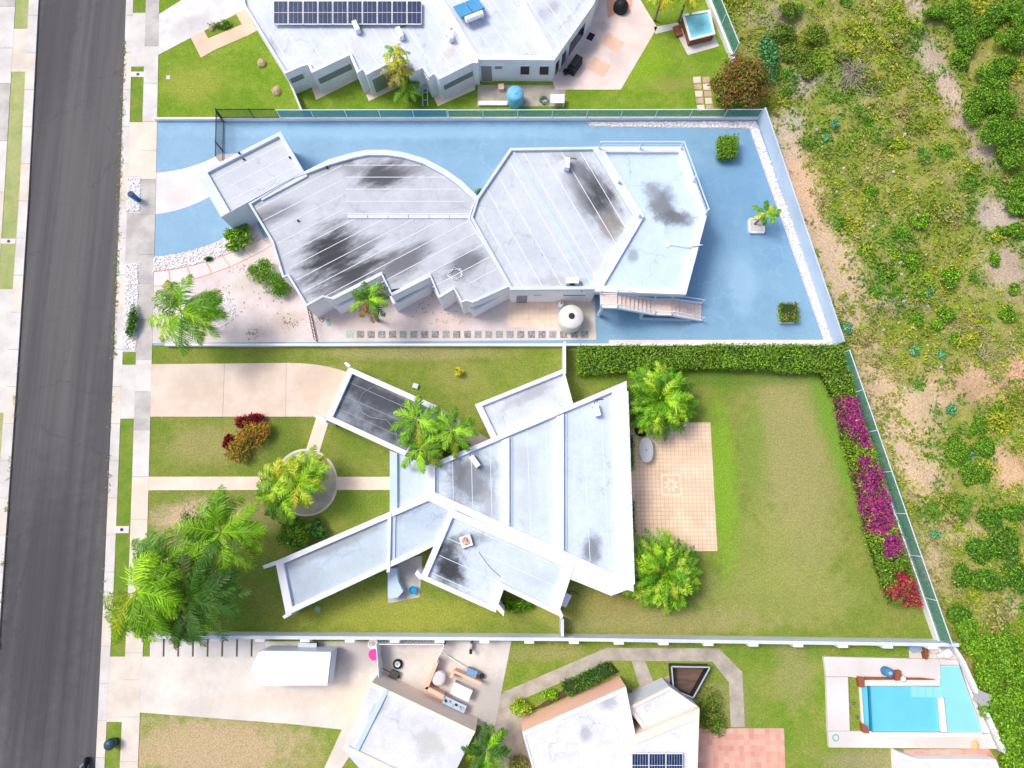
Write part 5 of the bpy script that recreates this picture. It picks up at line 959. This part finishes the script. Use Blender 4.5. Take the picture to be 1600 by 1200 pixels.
# ---------------------------------------------------------------- planting
YEL = [S(190, 195, 50), S(160, 180, 45), S(210, 200, 80), S(130, 165, 40)]
BROWNL = [S(150, 120, 70), S(120, 140, 50), S(140, 150, 60)]
def clump(name, label, px, py, R, Ht, nf, pal, group=None):
    """a rounded many-stemmed palm: short stems, fronds at every angle"""
    b = W(px, py, Ht*.6); t = thing(name, label, 'palm tree', (b.x, b.y, .1), group)
    for k in range(5):
        a = k*1.257; obj('stem', MB().tube([(b.x+.12*math.cos(a), b.y+.12*math.sin(a), .06), (b.x+.35*math.cos(a), b.y+.35*math.sin(a), Ht*.5), (b.x+.45*math.cos(a), b.y+.45*math.sin(a), Ht*.62)], [.08, .06, .05], 6), PALMBARK, t)
    for k in range(nf):
        f = (k+.5)/nf; az = k*2.39996; e0 = 1.35-1.15*f; r0 = .2+.35*f; L = R*(.55+.55*math.sqrt(f))
        V, Fc, cc = frond_mesh((b.x+r0*math.cos(az), b.y+r0*math.sin(az), Ht*(.66-.22*f)), az+random.uniform(-.2, .2), L*random.uniform(.88, 1.08), e0, -.25-.75*f, 34, .58, .085, pal, (0, 0, 0), .35, .8, .08)
        V[:, 2] = np.maximum(V[:, 2], .14); obj('frond', (V, Fc), LEAF, t, cols=cc)
    V, Fc, cc = cloud((b.x, b.y, Ht*.52), (R*.8, R*.8, Ht*.3), 2600, .34, pal, 14, .22, .4); f = obj('inner_foliage', (V, Fc), LEAF, t, cols=cc); f['kind'] = 'stuff'
clump('areca_palm', 'dense round lime palm above the tiled patio', 1032, 624, 2.6, 3.7, 96, LIME+GREEN[:2]); clump('areca_palm', 'dense round lime palm below the tiled patio', 1037, 895, 2.6, 3.6, 104, LIME*2+GREEN[:2]+YEL[1:2])
YG = [S(124, 178, 34), S(146, 194, 46), S(104, 154, 28)]
for (px, py, z, lb, n_) in ((651, 655, 4.2, 'upper left of the three courtyard palms, over the carport edge', 8), (706, 672, 4.0, 'right hand one of the three courtyard palms', 8), (657, 700, 4.0, 'lowest of the three courtyard palms, by the entry roof', 7)):
    palm('courtyard_palm', lb, px, py, z, n_+2, 1.95, .72, YG, .095, 46, (.35, .75), (-.8, -.3), (0, 0, 0), None, .5, .09, group='courtyard palms', fwd=1.2)
for (px, py, z, lb) in ((436, 750, 2.9, 'yellowish palm on the left of the round planter'), (478, 735, 2.6, 'yellowish palm on the right of the round planter'), (441, 782, 2.4, 'yellowish palm at the bottom of the round planter'), (466, 757, 3.3, 'tallest yellowish palm in the round planter')):
    palm('planter_palm', lb, px, py, z, 16, 1.9, .62, YEL[:2]+LIME*2, .09, 36, (.4, 1.1), (-1.0, -.4), (.12, -.05, 0), None, .4, .08, group='palms in the round planter')
palm('coconut_palm', 'green palm leaning over the hooded bays of the curved house', 576, 468, 4.6, 17, 1.75, .55, LIME+GREEN[:1]+BROWNL[:1], .085, 28, (.25, 1.1), (-1.3, -.6), (.06, -.1, 0), None, .5, .12, (.2, .3))
palm('windswept_palm', 'windswept bright palm on the sand in front of the curved house', 284, 487, 4.6, 26, 3.13, 1.04, LIME+[S(120, 170, 60)], .075, 62, (.1, .9), (-1.0, -.5), (.34, -.1, 0), ([0.1, .3, -.2, -.4, .5, 0, -.1, .8, 2.2, 2.9, 3.4, 3.9, 4.3, 4.7, 5.2, 1.5, -.6]*2)[:26], .55, .15, sweep=.8)
BR = [S(136, 188, 24), S(166, 208, 44), S(116, 166, 22)]; DP = [S(70, 116, 32), S(94, 140, 52), S(56, 96, 26)]
palm('windswept_palm', 'upper windswept palm of the group in the lower left garden', 345, 832, 5.6, 27, 3.24, 1.04, BR[:1]+BR[2:]+DP[:1], .065, 64, (.1, .8), (-1.1, -.6), (.2, -.12, 0), ([1.5, 1.8, 2.8, 3.1, 3.3, .4, .1, -.3, 4.0, 4.5, 5.0, 5.4, .7, 2.3, 3.6, 2.0, -.7, 5.8]*2)[:27], .5, .16, sweep=.8)
palm('windswept_palm', 'bright leftmost palm hanging over the kerb', 214, 925, 6.0, 27, 3.35, 1.21, BR, .07, 64, (.1, .8), (-1.2, -.7), (.14, -.34, 0), ([0, -.2, .2, -.5, 4.3, 4.6, 4.9, 4.0, 5.3, 1.3, .8, 3.6, 1.8, 5.7, .5, 4.75, 3.2, 5.0]*2)[:27], .55, .16, sweep=.8)
palm('windswept_palm', 'dark feathery palm in the lower left group nearest the house wing', 300, 930, 5.2, 27, 3.56, 1.16, DP, .065, 64, (.15, .9), (-1.0, -.5), (.36, -.06, 0), ([0, .3, -.2, .6, -.5, 1.0, 1.4, 2.0, 2.6, 3.3, 4.0, 4.5, 5.0, 5.5, .15, -.3, .8, 1.7]*2)[:27], .45, .16, sweep=.8)
palm('windswept_palm', 'yellow green palm at the bottom of the lower left group', 285, 950, 4.6, 23, 2.38, 0.99, BR+DP[:1], .065, 60, (.1, .8), (-1.2, -.7), (.1, -.34, 0), ([4.7, 4.3, 5.1, 0, .4, -.4, 3.2, 3.7, 5.5, 1.2, 2.0, 4.9, 2.7, 4.5]*2)[:23], .6, .14, sweep=.8)
palm('windswept_palm', 'arching palm in the middle of the lower left group', 262, 880, 4.4, 22, 2.92, 1.10, [BR[2], DP[1]], .065, 60, (.3, 1.0), (-1.0, -.5), (.34, .05, 0), ([3.4, 3.0, 2.6, .2, -.2, .6, 4.0, 4.5, 5.3, 1.2, 1.8, 3.7, 2.2]*2)[:22], .5, .14, sweep=.8)
palm('young_palm', 'small palm in the planter on the blue yard', 1197, 333, 1.9, 8, 1.25, .4, LIME+YEL[:1], .1, 22, (.4, .9), (-.8, -.2), (0, 0, 0), None, .35, .07, (.3, .2), z=.33)
palm('fan_palm', 'tall pale palm in front of the zigzag bays', 617, 84, 4.6, 11, 1.2, .4, YEL+LIME, .08, 24, (.3, 1.2), (-1.2, -.5), (0, 0, 0), None, .4, .1)
palm('fan_palm', 'middle palm in the cluster before the zigzag bays', 621, 112, 3.1, 12, 1.5, .5, YEL+OLIVE, .09, 24, (.2, .9), (-1.2, -.5), (0, 0, 0), None, .4, .09); palm('fan_palm', 'low dark palm at the foot of the cluster before the zigzag bays', 634, 135, 2.0, 14, 1.5, .5, GREEN+OLIVE[:1], .09, 24, (.2, .9), (-1.2, -.5), (0, 0, 0), None, .4, .09)
palm('areca_palm', 'green palm between the two bottom roofs', 760, 1172, 2.7, 15, 1.9, .55, GREEN+LIME[:1], .09, 28, (.2, .9), (-.9, -.2), (0, 0, 0), None, .3, .1)
palm('fan_palm', 'yellow palm left of the pair at the top edge beside the hot tub', 1035, -8, 3.0, 10, 1.5, .5, YEL, .09, 24, (.2, .8), (-1.2, -.5), (0, 0, 0), None, .4, .09); palm('fan_palm', 'yellow palm right of the pair at the top edge beside the hot tub', 1074, -6, 3.0, 10, 1.4, .5, YEL, .09, 24, (.2, .8), (-1.2, -.5), (0, 0, 0), None, .4, .09)
# shrubs in the gardens
shrub('plumeria_bush', 'bright green open bush beside the garage corner', 'bush', 374, 372, 1.2, .95, 1.3, LIME+GREEN, 800, .24, lumps=12, lump=.32); shrub('bush', 'upper round green bush on the sand by the curved house', 'bush', 407, 423, .95, .95, 1.1, LIME+GREEN, 1400, .16, asp=.3); shrub('bush', 'lower round green bush on the sand by the curved house', 'bush', 434, 447, .95, .95, 1.1, GREEN+LIME[:2], 1400, .16, asp=.3)
shrub('bush', 'soft green bush on the pebble verge', 'bush', 205, 503, .5, 1.2, .8, GREEN+DEEP, 1000, .14, z=.12)
CLIP = [((1125, 210), (1154, 209), (1154, 240), (1126, 241)), ((1221, 473), (1248, 473), (1249, 499), (1222, 499))]
shrub('croton_bush', 'large orange and green croton mound on the front lawn', 'bush', 396, 681, 1.15, 1.15, 1.4, CROTON, 2300, .14); shrub('croton_bush', 'lower orange and green croton mound on the front lawn', 'bush', 371, 702, 1.05, .95, 1.1, CROTON+OLIVE, 1800, .14)
RED = [S(150, 40, 56), S(176, 56, 66), S(120, 30, 44)]
shrub('cordyline', 'spiky dark red plant above the croton mounds', 'plant', 389, 658, 1.0, .55, 1.0, RED, 420, .5, asp=.18); shrub('cordyline', 'small spiky red plant left of the croton mounds', 'plant', 357, 692, .4, .55, .7, RED, 200, .4, asp=.18)
c = W(375, 686, .3); tag(obj('boulder', MB().lathe((c.x, c.y, .09), [(.12, 0), (.17, .12), (.08, .25)], 8), WHITEC, smooth=True), 'small white stone between the croton mounds', 'stone')
shrub('bush', 'rounded dense bush below the round planter', 'bush', 463, 834, 1.35, 1.05, 1.7, OLIVE[:2]+GREEN+LIME[:1], 2600, .17); shrub('bush', 'dark leafy bush between the round planter and the lower wing', 'bush', 493, 828, .65, .7, 1.1, DEEP, 700, .25)
shrub('bush', 'tiny bush in the notch behind the curved roof', 'bush', 749, 300, .35, .3, .9, GREEN, 250, .12); shrub('bush', 'grassy plant tucked in the notch of the south wing', 'bush', 806, 946, 1.0, .45, .9, LIME+GREEN, 500, .4, asp=.16)
shrub('bush', 'dark shrub under the courtyard palms', 'bush', 695, 702, 1.0, .6, .8, DEEP+BROWNL[:1], 600, .2)
shrub('croton_tree', 'large reddish green tree at the corner of the top lawn', 'tree', 1153, 128, 2.1, 1.95, 3.2, [S(140, 90, 50), S(170, 100, 60), S(110, 125, 36), S(90, 110, 30), S(130, 140, 50)], 5200, .22, lumps=16, lump=.4)
shrub('vine', 'blue green climbing vine beside the reddish tree', 'vine', 1202, 92, .75, 2.2, 1.2, [S(90, 150, 90), S(110, 170, 100), S(70, 125, 60)], 900, .24, z=.0)
shrub('bush', 'green bushes at the start of the flower bed by the top path', 'bush', 345, 38, .9, .4, .35, GREEN, 400, .14, z=.13); shrub('bush', 'yellow green round bush at the corner of the bottom house', 'bush', 811, 1107, .68, .62, 1.0, YEL+LIME, 800, .17); shrub('bush', 'small lime ground plant along the peach wall', 'bush', 859, 1085, .5, .4, .5, LIME, 320, .15)
shrub('bush', 'low grey green groundcover mound beside the bent path', 'bush', 1110, 1110, 1.2, 1.6, .5, OLIVE+GREEN, 1500, .14); shrub('bush', 'dry grey shrub at the bottom beside the palm', 'bush', 812, 1195, .9, .6, .6, OLIVE+[S(150, 140, 120)], 600, .16)
shrub('young_tree', 'small yellow green sapling on the lawn above the centre house', 'sapling', 716, 580, .3, .35, .8, [S(220, 210, 50), S(200, 200, 60)], 90, .22, lump=.3); shrub('bush', 'small spiky plant on the pebble strip', 'plant', 326, 404, .3, .2, .3, DEEP, 80, .22, asp=.2)
# clipped hedges
def hedge(name, label, polys, h, pal_fn, n, size=.15, z=.1, cat='hedge'):
    t = None; P = []; N = []
    pts = [[Vector(p[:2]) for p in WP(poly, z+h)] for poly in polys]
    cx = sum((p.x for p in pts[0]), 0)/len(pts[0]); cy = sum((p.y for p in pts[0]), 0)/len(pts[0]); t = thing(name, label, cat, (cx, cy, z))
    areas = []
    for q in pts: areas.append(abs(sum(q[i].x*q[(i+1) % len(q)].y-q[(i+1) % len(q)].x*q[i].y for i in range(len(q))))/2)
    for q, A in zip(pts, areas):
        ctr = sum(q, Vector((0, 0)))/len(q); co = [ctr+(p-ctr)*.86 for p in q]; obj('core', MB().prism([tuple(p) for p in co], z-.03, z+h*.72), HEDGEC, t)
        k = int(n*A/sum(areas)); nq = len(q); per = [(q[(i+1) % nq]-q[i]).length for i in range(nq)]
        # top
        a, b, c_, d = q[0], q[1], q[2], q[3]
        for _ in range(k):
            u, v = rng.random(), rng.random(); p = (a*(1-u)+b*u)*(1-v)+(d*(1-u)+c_*u)*v
            bump = .12*math.sin(p.x*2.1+p.y*1.3)+.1*math.sin(p.y*3.3-p.x*1.1)
            ed = min(u, 1-u, v, 1-v)
            P.append((p.x+rng.normal(0, .06), p.y+rng.normal(0, .06), z+h+bump-.15+rng.uniform(-.22, .12)-(.12 if ed < .08 else 0))); N.append((0, 0, 1))
        for _ in range(int(k*.6)):
            i = rng.choice(nq, p=np.array(per)/sum(per)); u = rng.random(); p = q[i]*(1-u)+q[(i+1) % nq]*u; o = (p-ctr).normalized()
            P.append((p.x+rng.normal(0, .08), p.y+rng.normal(0, .08), z+h*rng.uniform(.05, .95))); N.append((o.x, o.y, .4))
    P = np.array(P); V, Fc, cc = leaves(P, np.array(N), size, GREEN, .55, .5)
    col = np.array([pal_fn(p) for p in P]); col[:, :3] *= rng.uniform(.5, 1.8, (len(P), 1)); cc = np.repeat(col, 4, 0)
    f = obj('foliage', (V, Fc), LEAF, t, cols=cc); f['kind'] = 'stuff'; return t
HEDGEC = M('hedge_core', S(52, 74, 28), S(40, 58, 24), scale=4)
hp = [S(104, 152, 34), S(122, 168, 40), S(84, 130, 28), S(140, 172, 50), S(112, 150, 34)]
def pal_h(p): 
    o = random.random() < .12+.1*math.sin(p[0]*.6); return (OLIVE[0] if o else random.choice(hp))
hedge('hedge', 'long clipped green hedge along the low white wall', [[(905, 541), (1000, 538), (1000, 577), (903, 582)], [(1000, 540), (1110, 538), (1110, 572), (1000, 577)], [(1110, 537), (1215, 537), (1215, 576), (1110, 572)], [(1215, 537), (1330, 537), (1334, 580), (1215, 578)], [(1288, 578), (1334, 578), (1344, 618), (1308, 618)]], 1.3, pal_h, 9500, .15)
MAG = [S(140, 30, 126), S(164, 44, 140), S(196, 60, 140), S(150, 90, 70)]; CRIM = [S(170, 30, 66), S(190, 50, 80)]; LY = [S(150, 165, 40), S(130, 150, 36), S(170, 180, 60)]
BLOOM = [(W(a, b, 1.4), r*.047) for a, b, r in ((1328, 628, 18), (1336, 650, 27), (1345, 672, 18), (1352, 690, 10), (1352, 722, 10), (1362, 744, 21), (1366, 764, 20), (1372, 788, 29), (1392, 798, 20), (1374, 820, 16), (1398, 850, 16), (1412, 905, 13), (1404, 925, 13), (1430, 930, 21), (1440, 945, 12), (1390, 862, 8))]
def pal_b(p):
    w = max(1.1-((p[0]-b.x)**2+(p[1]-b.y)**2)/r**2 for b, r in BLOOM)+rng.normal(0, .5)
    y0 = W(1340, 620, 1).y; y1 = W(1430, 950, 1).y; f = (y0-p[1])/(y0-y1)
    if f < .78 and w > .1: return random.choice(MAG)
    if f >= .78 and w > .3: return random.choice(CRIM)
    return random.choice(LY+hp) if f < .7 else random.choice(hp+OLIVE[:2])
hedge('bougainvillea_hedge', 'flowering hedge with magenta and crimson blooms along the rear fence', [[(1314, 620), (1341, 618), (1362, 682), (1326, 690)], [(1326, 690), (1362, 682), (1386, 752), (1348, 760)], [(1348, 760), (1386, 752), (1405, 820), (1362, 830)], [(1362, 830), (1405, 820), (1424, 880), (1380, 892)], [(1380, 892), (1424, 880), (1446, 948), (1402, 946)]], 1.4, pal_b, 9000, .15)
hedge('clipped_bush', 'clipped square green bush in a planter on the blue yard', [CLIP[0]], 1.1, lambda p: random.choice(hp), 1500, .12, .3, 'bush'); hedge('clipped_bush', 'clipped bush with red tips in a planter on the blue yard', [CLIP[1]], .7, lambda p: random.choice(hp+[S(150, 60, 60)]), 1300, .12, .3, 'bush')
hedge('low_hedge', 'upper narrow dark hedge between house and patio', [[(984, 680), (990, 680), (990.5, 733), (984, 733)]], .8, pal_h, 500, .12); hedge('low_hedge', 'lower narrow dark hedge between house and patio', [[(986, 783), (992, 783), (992.5, 838), (986, 838)]], .8, pal_h, 500, .12)
hedge('low_hedge', 'dark shrub row between the bent path and the peach wall', [[(878, 1072), (950, 1038), (962, 1052), (890, 1088)]], .8, lambda p: random.choice(DEEP+OLIVE[:1]), 1500, .15)
# ---------------------------------------------------------------- the field
ORD = ['topmost', 'second', 'third', 'fourth', 'fifth', 'sixth', 'seventh', 'eighth', 'ninth', 'tenth', 'eleventh', 'twelfth']
FS = []
def fshrub(*a): FS.append(a)
def fshrub_build(label, px, py, r, h, pal, group, n=900, nm='field_shrub'):
    g = W(px, py, h*.6); shrub(nm, label, 'shrub', px, py, r*random.uniform(.85, 1.15), r*random.uniform(.7, 1.15), h, pal, int(n*1.7), .17, group, field_z(g.x, g.y)-.04, 10, lump=.42)
FG = [S(92, 142, 30), S(114, 162, 38), S(72, 118, 24), S(138, 174, 50)]
for (px, py, r) in ((1462, 18, .8), (1500, 22, 1.1), (1512, 62, 1.2), (1535, 40, 1.0), (1498, 90, .9), (1582, 60, 1.3), (1592, 20, 1.2), (1560, 20, 1.0), (1572, 100, .9)): fshrub('leafy green shrub in the thicket at the upper right corner', px, py, r, r*1.3, FG, 'upper right thicket')
for (px, py, r) in ((1552, 122, 1.1), (1535, 155, 1.2), (1568, 160, 1.3), (1560, 200, 1.3), (1590, 205, 1.1), (1520, 175, .8), (1582, 240, 1.1)): fshrub('leafy green shrub in the second thicket right of the bare path', px, py, r, r*1.3, FG, 'thicket right of the bare path')
for (px, py, r) in ((1592, 325, .9), (1588, 360, .8), (1596, 300, 1.0)): fshrub('green shrub at the right edge beside the widened bare path', px, py, r, r*1.1, FG, 'right edge shrubs')
for (px, py, r) in ((1225, 50, .9), (1245, 85, 1.0), (1275, 55, .9), (1262, 110, .7), (1320, 88, .6), (1235, 15, .8)): fshrub('olive green shrub behind the top lot fence', px, py, r, r, GREEN+OLIVE, 'shrubs behind the top lot fence', 700)
for (px, py, r) in ((1362, 300, .6), (1424, 408, .6), (1430, 500, .6), (1488, 432, .7), (1480, 490, .7), (1492, 530, .6), (1576, 490, .7), (1555, 405, .5), (1440, 345, .6), (1562, 360, .4), (1585, 450, .4), (1465, 505, .5)): fshrub('small bright tuft shrub scattered in the middle of the field', px, py, r, r*.8, LIME+GREEN, 'scattered field tufts', 420)
for (px, py, r) in ((1540, 700, .9), (1500, 710, .8), (1525, 740, 1.0), (1490, 690, .7), (1560, 640, .6), (1530, 665, .7)): fshrub('spreading green shrub in the patch beside the pink soil', px, py, r, r*.6, FG, 'spreading shrubs beside the pink soil', 700)
for (px, py, r) in ((1530, 860, 1.1), (1570, 850, 1.2), (1590, 900, 1.1), (1545, 905, 1.0), (1505, 900, .9), (1500, 960, .8), (1580, 800, .9), (1545, 810, .8)): fshrub('low dense shrub right of the flowering hedge end', px, py, r, r*.6, FG+DEEP[:2], 'low shrubs right of the flowering hedge', 900)
for (px, py, r) in ((1530, 1015, 1.1), (1570, 1010, 1.2), (1545, 1055, 1.1), (1590, 1050, 1.3), (1560, 1095, 1.1), (1592, 1100, 1.3), (1580, 1145, 1.2), (1600, 1180, 1.3), (1585, 1200, 1.1), (1515, 985, .8)): fshrub('tall bright bush in the mass outside the pool wall', px, py, r, r*1.1, FG+LIME[:2], 'bushes outside the pool wall', 1100)
CAST = [S(110, 180, 130), S(90, 160, 110), S(130, 190, 140)]
for (px, py) in ((1305, 192), (1452, 457), (1470, 555), (1325, 512), (1430, 548), (1487, 640), (1515, 710), (1462, 835), (1290, 215)): fshrub('broad leaved blue green weed plant dotted over the field', px, py, .4, .4, CAST, 'blue green weeds', 120, 'weed_plant')
GR = {}
for a in FS: GR.setdefault(a[6], []).append(a)
for g, items in GR.items():
    for i, a in enumerate(sorted(items, key=lambda q: (q[2], q[1]))):
        lab = a[0]+', '+(ORD[i] if i == 0 else ORD[i]+' from the top'); fshrub_build(lab, *a[1:])
# brush pile
c = W(1332, 116, .3); zf = field_z(c.x, c.y); t = thing('brush_pile', 'grey pile of dry sticks in the upper field', 'brush pile', (c.x, c.y, zf)); m_ = MB(); DRY = M('dry_stick', S(176, 166, 154), S(150, 138, 124))
for k in range(110):
    a = random.uniform(0, 6.28); r = random.uniform(0, .9); p = Vector((c.x+r*math.cos(a), c.y+r*math.sin(a), zf+.03+random.uniform(0, .5)*(1-r*.7))); q = p+Vector((math.cos(a+random.uniform(-1, 1)), math.sin(a+random.uniform(-1, 1)), random.uniform(-.25, .2)))*random.uniform(.5, 1.0); m_.bar(p, q, .03)
o = obj('sticks', m_, DRY, t); o['kind'] = 'stuff'
m_ = MB()
for (cx, cy, n_) in ((1205, 25, 60), (1250, 135, 50), (1340, 150, 30), (1430, 470, 30), (1500, 530, 40), (1560, 560, 40), (1380, 480, 30)):
    for k in range(n_):
        c = W(cx+random.gauss(0, 22), cy+random.gauss(0, 14), .1); a = random.uniform(0, 6.28); z = field_z(c.x, c.y)+.05; L = random.uniform(.4, 1.4); m_.bar((c.x, c.y, z), (c.x+L*math.cos(a), c.y+L*math.sin(a), z+random.uniform(0, .25)), .025)
tag(obj('dry_twigs', m_, DRY), 'dry twigs strewn over the field', None, None, 'stuff')
# weeds and grass tufts, uncountable
bare = [(1225, 215, 18), (1330, 505, 16), (1375, 610, 20), (1410, 700, 18), (1450, 880, 16), (1238, 250, 26), (1256, 320, 26), (1280, 370, 22), (1310, 440, 20), (1240, 290, 30), (1425, 20, 22), (1455, 90, 26), (1480, 140, 22), (1505, 190, 20), (1530, 240, 24), (1555, 340, 32), (1570, 420, 34), (1430, 640, 30), (1440, 740, 26), (1570, 730, 26), (1590, 580, 16), (1300, 400, 20), (1520, 600, 30)]
BW = [(W(a, b, .1), r*.047) for a, b, r in bare]
P = []; N = []; CO = []
palw_ = 0
palw = [[S(92, 150, 34), S(110, 165, 40), S(76, 130, 30)], [S(128, 150, 46), S(112, 140, 40), S(146, 158, 58)], [S(130, 170, 40), S(150, 175, 46)], [S(170, 164, 104), S(150, 150, 84)], [S(160, 172, 44), S(140, 160, 40), S(186, 186, 56)]]
while len(P) < 15000:
    y = rng.uniform(-27, 47); fx = fence_x(y); x = fx+.5+rng.uniform(0, 32)
    if x > 62: continue
    if any((x-b.x)**2+(y-b.y)**2 < (r*rng.uniform(.6, 1.2))**2 for b, r in BW): continue
    w = math.sin(x*.5+1.3*math.sin(y*.31))+math.sin(y*.62+x*.21)+rng.normal(0, .7)
    w2 = math.sin(x*.23-y*.4+2)+math.sin(y*.17+x*.6)+rng.normal(0, .6)
    if w < -.9 and rng.random() < .7: continue
    pal = palw[0] if w2 > .9 else palw[1] if w2 > .1 else palw[4] if w2 > -.4 else palw[2] if w2 > -1.1 else palw[3]
    P.append((x, y, field_z(x, y))); CO.append(pal[rng.integers(0, len(pal))])
MND = 0
while MND < 260:
    y = rng.uniform(-27, 47); x = fence_x(y)+.8+rng.uniform(0, 30)
    if x > 60 or any((x-b.x)**2+(y-b.y)**2 < r*r for b, r in BW): continue
    MND += 1; r0 = rng.uniform(.25, .95); pal = palw[rng.choice([0, 0, 1, 2, 3, 4, 4])]; z0 = field_z(x, y)
    for q in range(int(26*r0*r0+6)):
        a = rng.uniform(0, 6.28); d_ = r0*math.sqrt(rng.random()); P.append((x+d_*math.cos(a)*1.2, y+d_*math.sin(a), z0+r0*.45*(1-(d_/r0)**2))); CO.append(pal[rng.integers(0, len(pal))])
P = np.array(P); k = 7; PP = np.repeat(P, k, 0)+rng.normal(0, 1, (len(P)*k, 3))*np.array([.2, .2, .03]); PP[:, 2] += rng.uniform(.0, .16, len(PP))
V, Fc, cc = leaves(PP, np.tile([[0, 0, 1.]], (len(PP), 1)), (.27), GREEN, .45, .6)
col = np.repeat(np.array(CO), k, 0)*rng.uniform(.85, 1.45, (len(PP), 1)); col[:, 3] = 1
tag(obj('weeds', (V, Fc), LEAF, cols=np.repeat(col, 4, 0)), 'low weeds and grass covering the rough field', None, None, 'stuff')
m_ = MB()
for k in range(160):
    c = W(random.choice((1250, 1300, 1340, 1380, 1420))+random.gauss(0, 25), random.uniform(190, 620), .1)
    if c.x < fence_x(c.y)+.4: continue
    z = field_z(c.x, c.y); s = random.uniform(.05, .16); m_.lathe((c.x, c.y, z-.02), [(s, 0), (s*1.05, s*.5), (s*.5, s)], 5)
tag(obj('rubble', m_, CONCG), 'pale stones scattered behind the blue wall', None, None, 'stuff')

# weeds along the kerb
P = []
for k in range(260):
    y = random.uniform(60, 560) if k < 200 else random.uniform(560, 1010); side = 'rr' if k < 220 else 'rl'
    c = W(X(side, y)+random.gauss(0, 1.2), y, .1); P.append((c.x, c.y, .03 if side == 'rr' else .03))
P = np.array(P); PP = np.repeat(P, 6, 0)+rng.normal(0, 1, (len(P)*6, 3))*np.array([.08, .1, .02]); PP[:, 2] = np.abs(PP[:, 2]-.03)+.14
V, Fc, cc = leaves(PP, np.tile([[0, 0, 1.]], (len(PP), 1)), .12, OLIVE+[S(170, 150, 110)], .4, .6)
tag(obj('weeds', (V, Fc), LEAF, cols=cc), 'sparse weeds growing along the kerb edge', None, None, 'stuff')

# leaf litter on the sand yard and lawns
P = []
for (cx, cy, r, n_) in ((398, 520, 14, 40), (455, 505, 18, 60), (380, 420, 22, 40), (400, 470, 40, 30), (500, 500, 12, 40), (690, 500, 30, 40), (730, 480, 20, 20), (660, 480, 20, 30), (345, 455, 26, 30), (312, 795, 30, 130), (275, 862, 26, 80), (1332, 1100, 5, 70), (1338, 1120, 4, 60)):
    for k in range(n_): c = W(cx+random.gauss(0, r*.6), cy+random.gauss(0, r*.35), .12); P.append((c.x, c.y, .135 if cx < 1300 else .21))
P = np.array(P); V, Fc, cc = leaves(P, np.tile([[0, 0, 1.]], (len(P), 1)), .13, [S(150, 130, 104), S(120, 106, 86), S(176, 150, 120), S(104, 110, 60)], .45, .3)
tag(obj('leaf_litter', (V, Fc), LEAF, cols=cc), 'dry leaf litter scattered on the sand and lawns', None, None, 'stuff')
